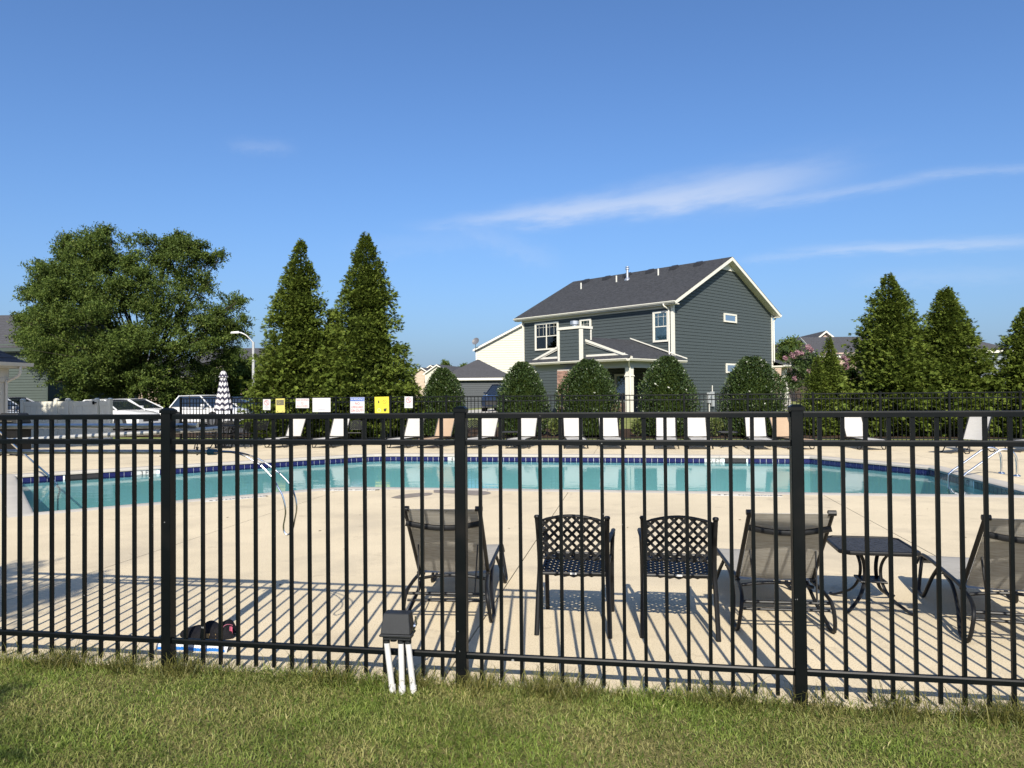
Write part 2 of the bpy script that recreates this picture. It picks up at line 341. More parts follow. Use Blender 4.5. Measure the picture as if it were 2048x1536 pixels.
def large_stain(m, sc, lo, hi, c, amt):
    t = m.node_tree; b = t.nodes['Principled BSDF']; src = b.inputs['Base Color'].links[0].from_socket; tcn = N(t, 'ShaderNodeTexCoord')
    nz = N(t, 'ShaderNodeTexNoise'); nz.inputs['Scale'].default_value = sc; nz.inputs['Detail'].default_value = 8; nz.inputs['Roughness'].default_value = .62; nz.inputs['Distortion'].default_value = .6; t.links.new(tcn.outputs['Object'], nz.inputs[0])
    mr = N(t, 'ShaderNodeMapRange'); mr.inputs[1].default_value = lo; mr.inputs[2].default_value = hi; mr.inputs[4].default_value = amt; t.links.new(nz.outputs[0], mr.inputs[0])
    mx_ = N(t, 'ShaderNodeMix', data_type='RGBA'); t.links.new(mr.outputs[0], mx_.inputs[0]); t.links.new(src, mx_.inputs[6]); mx_.inputs[7].default_value = (*c, 1); t.links.new(mx_.outputs[2], b.inputs['Base Color'])
large_stain(M_DECK, .42, .54, .66, (.33,.285,.215), .45); large_stain(M_DECK, 2.6, .62, .66, (.30,.25,.18), .35)
M_COPE = P('coping_concrete', (.36,.335,.29), .8, var=.07, vscale=2.5, bump=.25, bscale=120, bdist=.003)
M_SUB = P('joint_filler', (.09,.08,.07), .95)
bm = bmesh.new()
def loop(pts):
    vs = [bm.verts.new((p[0], p[1], 0)) for p in pts]
    return [bm.edges.new((vs[i], vs[(i+1)%len(vs)])) for i in range(len(vs))]
ed = loop([(-27,-.015),(23,-.015),(23,19.75),(-27,19.75)])+loop(COPE)
bmesh.ops.triangle_fill(bm, use_beauty=True, edges=ed)
for s_ in (-18,-13,-8.3,-4.1,-.12,3.95,8.1,12.6,17.5):            # control joints sawn across the deck
    for o_ in (-.005, .005):
        bmesh.ops.bisect_plane(bm, geom=bm.verts[:]+bm.edges[:]+bm.faces[:], plane_co=(s_+o_, 0, 0), plane_no=(1, 0, 0))
    bmesh.ops.delete(bm, geom=[f for f in bm.faces if abs(f.calc_center_median().x-s_) < .0049], context='FACES')
deck = tag(MB().add([W(-27,.0,-.16),W(23,.0,-.16),W(23,19.73,-.16),W(-27,19.73,-.16)], []).obj('pool_deck', M_SUB), kind='structure')
def islands(b):
    b.faces.ensure_lookup_table(); seen = set(); out = []
    for f in b.faces:
        if f.index in seen: continue
        st = [f]; cur = []; seen.add(f.index)
        while st:
            g = st.pop(); cur.append(g)
            for e in g.edges:
                for h in e.link_faces:
                    if h.index not in seen: seen.add(h.index); st.append(h)
        out.append(cur)
    return out
bm.faces.index_update()
for isl in islands(bm):
    if len(isl) < 1: continue
    mb = MB(); idx = {}; top = []; edges = {}
    for f in isl:
        fc = []
        for v in f.verts:
            if v.index not in idx or True:
                k = (round(v.co.x, 5), round(v.co.y, 5))
                if k not in idx: idx[k] = len(top); top.append(k)
                fc.append(idx[k])
        if f.normal.z < 0: fc.reverse()
        mb.f.append(tuple(fc))
        for i in range(len(fc)): edges[(fc[i], fc[(i+1)%len(fc)])] = 1
    n = len(top); mb.v = [tuple(W(a, b, 0)) for a, b in top]+[tuple(W(a, b, -.12)) for a, b in top]
    mb.f += [(b, a, a+n, b+n) for (a, b) in edges if (b, a) not in edges]
    mb.obj('slab', M_DECK, deck)
bm.free()
# gap bottom strips under the joints
jb = MB()
for s_ in (-18,-13,-8.3,-4.1,-.12,3.95,8.1,12.6,17.5):
    for t0, t1 in ((.0, 5.0), (16.2, 19.75)): jb.hexa([W(s_-.03,t0,-.03),W(s_+.03,t0,-.03),W(s_+.03,t1,-.03),W(s_-.03,t1,-.03)], [W(s_-.03,t0,-.018),W(s_+.03,t0,-.018),W(s_+.03,t1,-.018),W(s_-.03,t1,-.018)])
    if -3.6 < s_ < 7.2: jb.hexa([W(s_-.03,5,-.03),W(s_+.03,5,-.03),W(s_+.03,8.3,-.03),W(s_-.03,8.3,-.03)], [W(s_-.03,5,-.018),W(s_+.03,5,-.018),W(s_+.03,8.3,-.018),W(s_-.03,8.3,-.018)])
jb.obj('joint_filler', M_SUB, deck)
cop = tag(link('pool_coping', None), kind='structure')
# coping: cast sections up to 2.4 m with a rounded lip over the water
def seg_split(pl, maxlen):
    n = len(pl)
    for i in range(n):
        a, b = Vector(pl[i]), Vector(pl[(i+1)%n]); yield i, a, b
inner = offset_poly(POOL, -.03)
for i in range(len(POOL)):
    a, b = Vector(inner[i]), Vector(inner[(i+1)%len(POOL)]); ao, bo = Vector(COPE[i]), Vector(COPE[(i+1)%len(POOL)])
    k = max(1, round((b-a).length/2.4))
    for j in range(k):
        g = .0025/max(.3, (b-a).length)
        u0_, u1_ = j/k+(g if j else 0), (j+1)/k-(g if j < k-1 else 0)
        p0, p1, q1, q0 = a.lerp(b,u0_), a.lerp(b,u1_), ao.lerp(bo,u1_), ao.lerp(bo,u0_)
        mb = MB(); prof = ((0,-.055),(0,-.02),(.06,-.004),(.14,.006),(.93,.006),(1,-.004),(1,-.055))
        vs = []
        for f_, z in prof: vs += [W(*p0.lerp(q0, f_), z), W(*p1.lerp(q1, f_), z)]
        fs = [(2*m_, 2*m_+1, 2*m_+3, 2*m_+2) for m_ in range(6)]+[(13,12,0,1)]+[tuple(range(0,14,2)), tuple(range(13,0,-2))]
        mb.add(vs, fs).obj('coping_section', M_COPE, cop, smooth=True)
# basin
M_PLAST = P('pool_plaster', (.78,.83,.81), .8, var=.05, vscale=1.5)
basin = MB(); n = len(POOL)
for i in range(n):
    a, b = POOL[i], POOL[(i+1)%n]; basin.add([W(*a,-.02),W(*b,-.02),W(*b,-1.25),W(*a,-1.25)], [(0,1,2,3)])
basin.add([W(*p,-1.25) for p in POOL], [tuple(range(n))])
pool = tag(basin.obj('swimming_pool', M_PLAST), kind='structure')
M_TILE = P('cobalt_tile', (.011,.013,.07), .12, island=0, var=.12, vscale=1.7, spec=.6)
M_WT = P('white_tile', (.5,.5,.47), .25); M_INK = P('black_lettering', (.02,.02,.02), .6); M_SKIM = P('skimmer_mouth', (.01,.01,.012), .7)
tile_me = MB().box(-.0725,.0725,0,.008,-.0725,.0725).mesh('tile', M_TILE, bevel=.003)
MARK = {}                                  # spans of the waterline that carry white depth tiles or skimmers
def near_edge(px, py):
    q = Vector(ST(G(px, py, -.1))); best = None
    for i in range(n):
        a, b = Vector(POOL[i]), Vector(POOL[(i+1)%n]); L = (b-a).length; u = max(0, min(L, (q-a).dot((b-a)/L))); d = (a+(b-a)/L*u-q).length
        if best is None or d < best[0]: best = (d, i, u)
    return best[1], best[2]
SPAN = []
for x, y, w_, kind in ((304,949,.45,'3 FT'),(909,917,.45,'4 FT'),(1429,921,.48,'3½ FT'),(1924,962,.6,'4½ FT'),(172,954,.75,'skim'),(1473,921,.55,'skim')):
    i, u = near_edge(x, y); SPAN.append((i, u, w_, kind))
for i in range(n):
    a, b = Vector(POOL[i]), Vector(POOL[(i+1)%n]); L = (b-a).length; d = (b-a)/L; k = max(1, round(L/.152)); st_ = L/k
    nin = Vector((-d.y, d.x)); wdir = (W(*(a+d))-W(*a)); rz = math.atan2(wdir.y, wdir.x)
    for j in range(k):
        u = (j+.5)*st_
        if any(si == i and abs(u-su) < w_/2 for si, su, w_, _ in SPAN): continue
        if i >= 6: continue                        # the near side's tiles face away, under the lip
        q = a+d*u; o = link('tile', tile_me, pool, W(*q, -.1275), rz)
        o.scale.x = (st_-.006)/.145
    for si, su, w_, kind in SPAN:
        if si != i: continue
        q = a+d*su; root = link('depth_marker' if kind != 'skim' else 'skimmer', (MB().box(-w_/2+.01,w_/2-.01,0,.009,-.0725,.0725) if kind != 'skim' else MB().box(-w_/2,w_/2,0,.004,-.0725,.0725)).mesh('m', M_WT if kind != 'skim' else M_SKIM), pool, W(*q,-.1275), rz)
        if kind != 'skim': text(root, kind, .135, (0, .011, 0), M_INK, rot=(PI/2,0,PI), sx=1.0)
# water
m = bpy.data.materials.new('pool_water'); m.use_nodes = True; t = m.node_tree; t.nodes.clear()
o_ = N(t, 'ShaderNodeOutputMaterial'); gl = N(t, 'ShaderNodeBsdfGlossy'); gl.inputs['Roughness'].default_value = .012; trn = N(t, 'ShaderNodeBsdfTransparent'); trn.inputs[0].default_value = (.60,.94,.94,1)
fr = N(t, 'ShaderNodeFresnel'); fr.inputs[0].default_value = 1.33; ms = N(t, 'ShaderNodeMixShader'); tcn = N(t, 'ShaderNodeTexCoord')
bp = N(t, 'ShaderNodeBump'); bp.inputs['Strength'].default_value = .5; bp.inputs['Distance'].default_value = .0072
hs = []
for sc, st_, am in ((1.5, (1,2.2,1), 1.0), (5.5, (1,2.4,1), .22), (16, (1,1.6,1), .035)):
    mp = N(t, 'ShaderNodeMapping'); mp.inputs['Scale'].default_value = st_; t.links.new(tcn.outputs['Object'], mp.inputs[0])
    nz = N(t, 'ShaderNodeTexNoise'); nz.inputs['Scale'].default_value = sc; nz.inputs['Detail'].default_value = 2; t.links.new(mp.outputs[0], nz.inputs[0]); hs.append(mth(t, 'MULTIPLY', nz.outputs[0], am))
t.links.new(mth(t, 'ADD', mth(t, 'ADD', hs[0], hs[1]), hs[2]), bp.inputs['Height'])
for q in (gl, fr): t.links.new(bp.outputs[0], q.inputs['Normal'])
t.links.new(mth(t, 'MULTIPLY', fr.outputs[0], .78), ms.inputs[0]); t.links.new(trn.outputs[0], ms.inputs[1]); t.links.new(gl.outputs[0], ms.inputs[2]); t.links.new(ms.outputs[0], o_.inputs[0])
tag(MB().add([W(*p,-.16) for p in POOL], [tuple(range(n))]).obj('pool_water', m), kind='structure')
# printed depth warnings on the deck and damp stains by the coping
M_PRINT = P('deck_print_white', (.52,.50,.45), .8, var=.05, vscale=9)
def deck_mark(px, py, w_, rz, label):
    p = G(px, py); o = thing('deck_marker', label, 'depth marker', (p.x, p.y, .0), rz, 'depth warnings set in the deck')
    MB().box(-w_/2,w_/2,-.085,.085,.001,.005).obj('plate', M_PRINT, o); text(o, 'NO DIVING', .13, (w_*.2,0,.006), M_INK, rot=(0,0,0), name='lettering'); text(o, '4 FT', .13, (-w_*.3,0,.006), M_INK, rot=(0,0,0), name='lettering')
deck_mark(1492, 991, 1.1, -PHI, 'white no diving plate in the deck beyond the right lattice chair')
deck_mark(470, 998, .95, -PHI+R(45), 'white no diving plate in the deck beside the pool behind the rescue hook')
deck_mark(700, 980.5, .9, -PHI+R(8), 'white no diving plate in the deck at the bend of the pool')
M_WET = P('damp_concrete', (.20,.165,.125), .55, var=.12, vscale=5)
def stain(cx, cy, pts, label):
    vs = [G(x, y, .003) for x, y in pts]; k = len(vs)
    vs = smoothpath(vs+[vs[0]], 4)[:-1]
    return tag(MB().add([(v.x, v.y, .003) for v in vs], [tuple(range(len(vs)))]).obj('water_stain', M_WET), label, 'stain', 'damp stains on the deck')
stain(0, 0, [(782,995),(800,990),(828,986.5),(862,985.5),(860,990),(828,994),(800,997)], 'small damp stain on the deck behind the left lounger')
stain(0, 0, [(868,985),(872,979),(920,978.5),(968,982),(982,986),(972,989),(950,990.5),(905,987)], 'large damp stain on the deck by the coping behind the middle post')

# ------------------------------------------------------------------ fences
PK = MB().box(-.0095,.0095,-.0095,.0095,0,1.0).mesh('picket', M_BLACK)
def build_fence(name, label, t, posts, z0, pickets=15, hide=None):
    o = thing(name, label, 'fence', W(0, t, z0), -PHI)
    pm = MB().box(-.03175,.03175,-.03175,.03175,-.06,1.562).mesh('post', M_BLACK, bevel=.003)
    cm = MB(); cm.hexa([(-.037,-.037,1.555),(.037,-.037,1.555),(.037,.037,1.555),(-.037,.037,1.555)], [(-.037,-.037,1.574),(.037,-.037,1.574),(.037,.037,1.574),(-.037,.037,1.574)])
    cm.hexa([(-.037,-.037,1.5745),(.037,-.037,1.5745),(.037,.037,1.5745),(-.037,.037,1.5745)], [(-.019,-.019,1.588),(.019,-.019,1.588),(.019,.019,1.588),(-.019,.019,1.588)])
    cm = cm.mesh('cap', M_BLACK); L = posts[1]-posts[0]-.064
    rm = MB()
    rm.add([(0,y,z) for y, z in ((-.0155,-.016),(.0155,-.016),(.0155,.008),(.011,.016),(-.011,.016),(-.0155,.008))]+[(L,y,z) for y, z in ((-.0155,-.016),(.0155,-.016),(.0155,.008),(.011,.016),(-.011,.016),(-.0155,.008))],
           [(5,4,3,2,1,0),(6,7,8,9,10,11)]+[(i,(i+1)%6,6+(i+1)%6,6+i) for i in range(6)])
    rm = rm.mesh('rail', M_BLACK)
    pk = MB().box(-.0095,.0095,-.0095,.0095,.03,1.52).mesh('picket', M_BLACK)
    for i, s in enumerate(posts):
        p = link('post', pm, o, (s,0,0)); link('cap', cm, p); 
        if name == 'pool_fence': p.rotation_euler.y = R(random.uniform(-.15, .15))
        if i == len(posts)-1: break
        for z in (1.534, 1.38, .16): link('rail', rm, o, (s+.032,0,z))
        for k in range(1, pickets+1): 
            c = link('picket', pk, o, (s+k*(posts[i+1]-s)/(pickets+1), random.uniform(-.001,.001), 0))
            if name == 'pool_fence': c.rotation_euler.y = R(random.uniform(-.12, .12))
    return o
fence = build_fence('pool_fence', 'black metal picket fence running across the whole foreground', 0, [-5.55+1.85*i for i in range(7)], 0)
FT = 19.8
d_ = ray(1007, 830); k_ = -((CP-FO).dot(ET)-FT)/d_.dot(ET); s0 = ST(CP+d_*k_)[0]
back = build_fence('pool_fence', 'black metal picket fence along the far side of the pool', FT, [s0+1.93*i for i in range(-6, 10)], .05)
def fs_at(px): d = ray(px, 830); k = -((CP-FO).dot(ET)-FT)/d.dot(ET); return ST(CP+d*k)[0]
# hooks on the inside of the near fence carry the pool poles
# ------------------------------------------------------------------ loungers
def slingmat(name, c1, c2):
    m = P(name, c1, .75, col2=c2, vscale=3.2, stretch=(.8, 34, 34), bump=.25, bscale=40, bdist=.002, detail=4)
    t = m.node_tree; b = t.nodes['Principled BSDF']; o = [q for q in t.nodes if q.type == 'OUTPUT_MATERIAL'][0]
    tr = N(t, 'ShaderNodeBsdfTranslucent'); t.links.new(b.inputs['Base Color'].links[0].from_socket, tr.inputs[0]); ms = N(t, 'ShaderNodeMixShader'); ms.inputs[0].default_value = .14
    tp = N(t, 'ShaderNodeBsdfTransparent'); m2 = N(t, 'ShaderNodeMixShader'); m2.inputs[0].default_value = .13
    t.links.new(b.outputs[0], ms.inputs[1]); t.links.new(tr.outputs[0], ms.inputs[2]); t.links.new(ms.outputs[0], m2.inputs[1]); t.links.new(tp.outputs[0], m2.inputs[2]); t.links.new(m2.outputs[0], o.inputs[0]); return m
M_FSLING = slingmat('white_sling', (.43,.415,.38), (.53,.515,.485)); M_SLING = slingmat('oat_sling', (.27,.25,.21), (.47,.45,.41)); M_TAN = slingmat('tan_sling', (.36,.25,.16), (.42,.31,.21))
def make_lounger(sling, theta, w=.57, b=.78):
    o = thing('sun_lounger', 'x', 'sun lounger'); th = R(theta); h = w/2; zs = .30; ys = -math.cos(th); zz = math.sin(th)
    bk = lambda x, l, off=0.0: Vector((x, ys*l-zz*off, zs+zz*l-ys*0-math.cos(th)*off))
    MB().grid(lambda u, v: ((-h+.015)+(w-.03)*u, .01+1.26*v, zs-.012-.02*math.sin(PI*u)*math.sin(PI*v)-(.10*max(0,(v-.86)/.14)**2)), 8, 12, .005).obj('seat_sling', sling, o, smooth=True)
    MB().grid(lambda u, v: bk((-h+.015)+(w-.03)*u, .03+(b-.03)*v, .012+.025*math.sin(PI*u)*math.sin(PI*(.25+.75*v))), 8, 10, .005).obj('back_sling', sling, o, smooth=True)
    for sg in (-1, 1):
        x = sg*h
        MB().tube(smoothpath([(x,-.04,zs-.005),(x,.3,zs),(x,.9,zs),(x,1.12,zs-.02),(x,1.25,zs-.09),(x,1.29,zs-.12)], 3), .015, 8).obj('side_rail', M_CHAIR, o, smooth=True)
        MB().tube([bk(x,-.03),bk(x,b*.5),bk(x,b)], .0155, 8).tube([bk(x+sg*.022,b-.004),bk(x-sg*.03,b-.004)], .019, 8).obj('back_frame', M_CHAIR, o, smooth=True)
        fx = sg*(h+.055)
        MB().tube(smoothpath([(x,.42,zs-.02),(x+sg*.005,.22,zs-.05),(x+sg*.02,.04,zs-.16),(fx,-.13,.03),(fx,-.2,.012),(fx,-.31,.02),(x+sg*.045,-.36,.12),(x+sg*.03,-.345,.22),(x+sg*.012,-.22,zs-.035),(x,-.02,zs-.02)], 4), .014, 8).obj('leg', M_CHAIR, o, smooth=True)
        MB().tube(smoothpath([(x,.62,zs-.02),(x+sg*.02,.72,zs-.12),(fx,.80,.03),(fx,.86,.012),(fx,.97,.014),(x+sg*.04,1.02,.08),(x+sg*.01,1.08,zs-.08),(x,1.1,zs-.03)], 4), .014, 8).obj('leg', M_CHAIR, o, smooth=True)
        MB().bar(bk(x-sg*.045,b*.48,.02),(x-sg*.06,-.33,.205),.022,.008,(1,0,0)).obj('support_strut', M_CHAIR, o)
    MB().tube([(-h-.02,-.33,.215),(h+.02,-.33,.215)], .011, 8).tube([(-h-.02,-.345,.17),(h+.02,-.345,.17)], .010, 8).obj('rear_crossbar', M_CHAIR, o, smooth=True)
    ap = [bk(-h+w*i/10, b-.10-.055*math.sin(PI*i/10), .052) for i in range(11)]
    MB().tube(ap, .013, 8, flat=1.6).obj('back_crossbar', M_CHAIR, o, smooth=True); MB().tube([bk(-h+w*i/10, .02+.05*(math.sin(PI*i/10)-1), .05) for i in range(11)], .012, 8).obj('lower_crossbar', M_CHAIR, o, smooth=True)
    MB().tube([(-h,.55,zs-.035),(h,.55,zs-.035)], .011, 8).tube([(-h,1.1,zs-.05),(h,1.1,zs-.05)], .011, 8).obj('seat_crossbar', M_CHAIR, o, smooth=True)
    return o
GL = 'sling loungers on the near side of the pool'; GF = 'sling loungers along the far fence'
near = make_lounger(M_SLING, 48, .53, .75); note_kids()
near.location = (-.46, 5.72, 0); near.rotation_euler.z = R(-4.5); tag(near, 'lounger seen from behind at the left, beside the junction box and middle fence post', None, GL)
dup(near, (1.90, 5.42, 0), R(-7), 'lounger seen from behind between the second lattice chair and the side table', GL)
dup(near, (3.36, 5.08, 0), R(-16), 'lounger cut by the right edge of the photo, right of the lattice side table', GL)
far = make_lounger(M_FSLING, 63, .60, .80); note_kids()
FAR = [(586,-19,'white lounger turned left, nearest the chevron umbrella'),(675,-15,'white lounger turned left, just left of the far lattice chair under the warning sign'),
       (824,-20,'white lounger left of the tan lounger, below the last sign'),(972,-24,'white lounger right of the middle fence post, angled left'),
       (1052,-17,'white lounger between the small dark side table and the driveway car, angled slightly left'),(1147,0,'white lounger squarely facing the pool below the brick chimney holly'),
       (1219,0,'white lounger in front of the porch door, right of the chimney holly'),(1332,-11,'white lounger beneath the right end of the porch holly, beside the post light'),
       (1394,-8,'white lounger left of the dark side table under the gable wall'),(1513,-11,'white lounger right of the dark side table and left of the right tan lounger'),
       (1713,0,'white lounger turned right, alone in front of the right arborvitae'),(1947,-62,'white lounger behind the steel pool ladder, turned left')]
def far_spot(px, lz=.0):
    s = fs_at(px); p = W(s, FT-.95)                       # heads stand just off the far fence
    return p
i0 = 0
for px, a, lab in FAR:
    d = ray(px, 870); k = -((CP-FO).dot(ET)-(FT-.75 if px < 1800 else FT-2.2))/d.dot(ET); p = CP+d*k; p.z = 0
    if i0 == 0: far.location = p; far.rotation_euler.z = R(a)+PI; tag(far, lab, None, GF); i0 = 1
    else: dup(far, p, R(a)+PI, lab, GF)
tan = make_lounger(M_TAN, 63, .60, .80); note_kids()
for q, (px, a, lab) in enumerate(((885,-22,'tan lounger just left of the middle fence post'),(1568,10,'tan lounger just left of the right fence post'))):
    d = ray(px, 870); k = -((CP-FO).dot(ET)-(FT-.75))/d.dot(ET); p = CP+d*k; p.z = 0
    if q == 0: tan.location = p; tan.rotation_euler.z = R(a)+PI; tag(tan, lab, None, GF)
    else: dup(tan, p, R(a)+PI, lab, GF)
p = G(2062, 902); dup(far, (p.x+.35, p.y+.2, 0), R(-60)+PI, 'lounger at the right edge of the photo, only its crossed legs showing', GF)

# ------------------------------------------------------------------ cast lattice chairs and tables
def clip_line(poly, p, d):
    lo, hi = -9e9, 9e9; n_ = len(poly)
    for i in range(n_):
        a, b = Vector(poly[i]), Vector(poly[(i+1)%n_]); e = b-a; nn = Vector((-e.y, e.x)); den = nn.dot(d); num = nn.dot(a-p)
        if abs(den) < 1e-9:
            if num > 0: return None
        elif den > 0: lo = max(lo, num/den)
        else: hi = min(hi, num/den)
    return (lo, hi) if hi > lo+.004 else None
def lattice(mb, poly, to3, sp, w_, th, ang=45, nrm=(0,1,0)):
    c = Vector((sum(p[0] for p in poly)/len(poly), sum(p[1] for p in poly)/len(poly)))
    for a in (ang, 180-ang):
        d = Vector((math.cos(R(a)), math.sin(R(a)))); q = Vector((-d.y, d.x))
        for k in range(-20, 21):
            p = c+q*(k*sp); r = clip_line(poly, p, d)
            if not r: continue
            m_ = max(1, int((r[1]-r[0])/.06))
            for j in range(m_):
                x, y = p+d*(r[0]+(r[1]-r[0])*j/m_), p+d*(r[0]+(r[1]-r[0])*(j+1)/m_); A, B = Vector(to3(x)), Vector(to3(y)); mb.bar(A, B+(B-A)*.05, w_, th*(1 if a == ang else .92), nrm)
    return mb
def make_chair():
    o = thing('lattice_armchair', 'x', 'armchair'); hw = .235
    back = [(-.215,.0),(.215,.0)]+[(.215-.43*i/10, .262+.042*math.sin(PI*i/10)) for i in range(11)]
    yb = lambda z: -.26-.10*max(0,(z-.42))**1.2-.0
    b3 = lambda p: (p[0], yb(.52+p[1])-.05*(1-(p[0]/.24)**2), .52+p[1])
    lattice(MB(), back, b3, .0445, .019, .008).obj('back_lattice', M_CHAIR, o)
    MB().tube([b3(p) for p in back], .011, 8, closed=True).obj('back_rim', M_CHAIR, o, smooth=True)
    seat = [(-.225,-.24),(.225,-.24),(.235,.2),(.2,.27),(-.2,.27),(-.235,.2)]
    s3 = lambda p: (p[0], p[1], .425+.02*(p[1]/.27)-.022*(1-(p[0]/.24)**2))
    lattice(MB(), seat, s3, .044, .019, .008, nrm=(0,0,1)).obj('seat_lattice', M_CHAIR, o)
    MB().tube([s3(p) for p in seat], .013, 8, closed=True).obj('seat_rim', M_CHAIR, o, smooth=True)
    for sg in (-1, 1):
        x = sg*hw
        MB().tube(smoothpath([(x+sg*.015,-.33,0),(x+sg*.008,-.28,.25),(x,-.245,.45),(x,-.29,.65),(x+sg*.004,-.335,.80)], 4), .017, 8).lathe([(.0,-.012),(.019,-.006),(.022,.006),(.016,.016),(.0,.019)], 10, (x+sg*.004,-.336,.808)).obj('rear_leg', M_CHAIR, o, smooth=True)
        MB().tube(smoothpath([(x+sg*.012,.30,0),(x+sg*.012,.27,.25),(x+sg*.014,.26,.45),(x+sg*.02,.25,.6)], 4), .016, 8).obj('front_leg', M_CHAIR, o, smooth=True)
        MB().tube(smoothpath([(x,-.275,.63),(x+sg*.02,-.1,.655),(x+sg*.03,.1,.65),(x+sg*.025,.25,.625),(x+sg*.02,.30,.57)], 4), .016, 8, flat=.7).obj('arm', M_CHAIR, o, smooth=True)
    MB().box(-.022,.022,-.262,-.258,.405,.418).obj('maker_tag', P('tag_white', (.5,.5,.48), .5), o)
    return o
GC = 'cast lattice armchairs by the pool'
ch = make_chair(); note_kids(); ch.location = (.455, 5.40, 0); ch.rotation_euler.z = R(-9.5)
tag(ch, 'lattice armchair directly right of the middle fence post, back to the fence', None, GC)
dup(ch, (1.17, 5.32, 0), R(-10), 'lattice armchair between the other near lattice chair and a reclined lounger', GC)
def wall_pt(px, t, z=0.0):
    d = ray(px, 870); k = -((CP-FO).dot(ET)-t)/d.dot(ET); p = CP+d*k; p.z = z; return p
dup(ch, wall_pt(711, FT-.75), PI+R(4), 'grey lattice armchair at the far fence under the no lifeguard sign', GC)
dup(ch, wall_pt(938, FT-.6), PI-R(28), 'grey lattice armchair at the far fence behind the middle fence post', GC)
def make_table():
    o = thing('lattice_side_table', 'x', 'side table'); hx, hy, c = .275, .30, .06
    oc = [(-hx+c,-hy),(hx-c,-hy),(hx,-hy+c),(hx,hy-c),(hx-c,hy),(-hx+c,hy),(-hx,hy-c),(-hx,-hy+c)]
    mb = MB(); lattice(mb, oc, lambda p: (p[0], p[1], .462), .047, .034, .008, nrm=(0,0,1)); mb.obj('table_top', P('worn_table_grey', (.030,.031,.034), .62, spec=.25, var=.3, vscale=25), o)
    MB().tube([(p[0],p[1],.46) for p in oc], .013, 8, closed=True, flat=1.3).obj('top_rim', M_CHAIR, o, smooth=True)
    for a in range(4):
        sx_, sy_ = (1 if a in (0,3) else -1), (1 if a < 2 else -1)
        pr = [(.17,.452),(.10,.40),(.065,.31),(.07,.2),(.115,.10),(.2,.035),(.245,.012),(.265,.016)]
        MB().tube(smoothpath([(sx_*r_*.9, sy_*r_*1.0, z) for r_, z in pr], 4), .016, 8, flat=.6).obj('leg', M_CHAIR, o, smooth=True)
    mb = MB(); lattice(mb, [(-.09,-.1),(.09,-.1),(.09,.1),(-.09,.1)], lambda p: (p[0],p[1],.2), .03, .02, .006, nrm=(0,0,1)); mb.tube([(-.09,-.1,.2),(.09,-.1,.2),(.09,.1,.2),(-.09,.1,.2)], .01, 6, closed=True).obj('shelf', M_CHAIR, o)
    return o
GT = 'lattice side tables'
tb = make_table(); note_kids(); tb.location = (2.76, 5.76, 0); tb.rotation_euler.z = R(-11); tag(tb, 'black lattice side table with curved legs between two near loungers', None, GT)
dup(tb, wall_pt(1018, FT-.9), -PHI, 'dark side table at the far fence just right of the middle fence post', GT)
dup(tb, wall_pt(1455, FT-1.0), -PHI, 'dark side table at the far fence between two white loungers below the gable wall', GT)

M_LITTER = P('dry_leaf', (.05,.035,.02), .9, col2=(.12,.09,.05), vscale=30)
lm = MB()
for px, py in ((1855,1018),(1332,1009),(1400,976),(690,1098),(1018,1057),(1255,1055),(1645,1307),(872,1052),(1332,900),(1211,900),(640,1062),(1010,1300),(1755,1022),(1930,1075),(560,1170),(720,1030),(1480,1040),(1095,987),(455,1035),(1625,1300)):
    q = G(px, py, .001); a_ = random.random()*6; c_, s_ = math.cos(a_), math.sin(a_); l_, w_ = random.uniform(.012,.03), random.uniform(.005,.011)
    lm.add([(q.x-c_*l_,q.y-s_*l_,.002),(q.x-s_*w_,q.y+c_*w_,.006),(q.x+c_*l_,q.y+s_*l_,.003),(q.x+s_*w_,q.y-c_*w_,.009)], [(0,1,2,3)])
tag(lm.obj('leaf_litter', M_LITTER), kind='stuff')

# ------------------------------------------------------------------ poles and rescue hook hung on the near fence
def wp(px, py, t):                          # the point seen at px, py in the upright plane t behind the near fence
    d = ray(px, py); k = -((CP-FO).dot(ET)-t)/d.dot(ET); return CP+d*k
GP = 'telescoping poles hung on the near fence'
a, b = wp(395, 851.5, .10), wp(-420, 853, .10)
o = tag(link('telescoping_pole', None), 'grey telescoping pole, topmost of three hung on the fence', 'pool pole', GP)
MB().tube([a,b], .0155, 12).obj('shaft', M_ALU, o, smooth=True); ax = (b-a).normalized()
M_HOLE = P('dark_hole', (.01,.01,.01), .8)
for q in (.05, .12): c = a+ax*q-ET*.0158; MB().tube([c, c-ET*.001], .004, 8).obj('hole', M_HOLE, o)
a, b = wp(439, 857.5, .10), wp(-420, 906, .10)
o = tag(link('telescoping_pole', None), 'white sunlit telescoping pole hung at a slant, middle one of three', 'pool pole', GP); ax = (b-a).normalized()
MB().tube([a,b], .0148, 12).obj('shaft', P('bright_aluminium', (.62,.61,.57), .35, .6), o, smooth=True); c = a+ax*.03-ET*.0150; MB().tube([c, c-ET*.001], .004, 8).obj('hole', M_HOLE, o)
a, b = wp(424, 904, .09), wp(-420, 903, .09)
o = tag(link('rescue_hook', None), 'long pole with a looped metal rescue hook hanging on the fence', 'rescue hook', GP); ax = (b-a).normalized()
MB().tube([a,b], .0150, 12).obj('shaft', M_ALU, o, smooth=True)
M_BLUE = P('teal_plastic', (.012,.09,.14), .35)
MB().tube([a+ax*.025, a-ax*.03], [.021,.019], 12).obj('connector', M_BLUE, o, smooth=True)
c = a+ax*.10; MB().tube([c+Vector((0,0,.012)), c+Vector((0,0,.028))], .006, 8).tube([c+Vector((-.008,0,.028)), c+Vector((.008,0,.028))], .005, 6).tube([c-Vector((0,0,.012)), c-Vector((0,0,.02))], .006, 8).obj('lock_pin', P('black_plastic', (.012,.012,.013), .45), o)
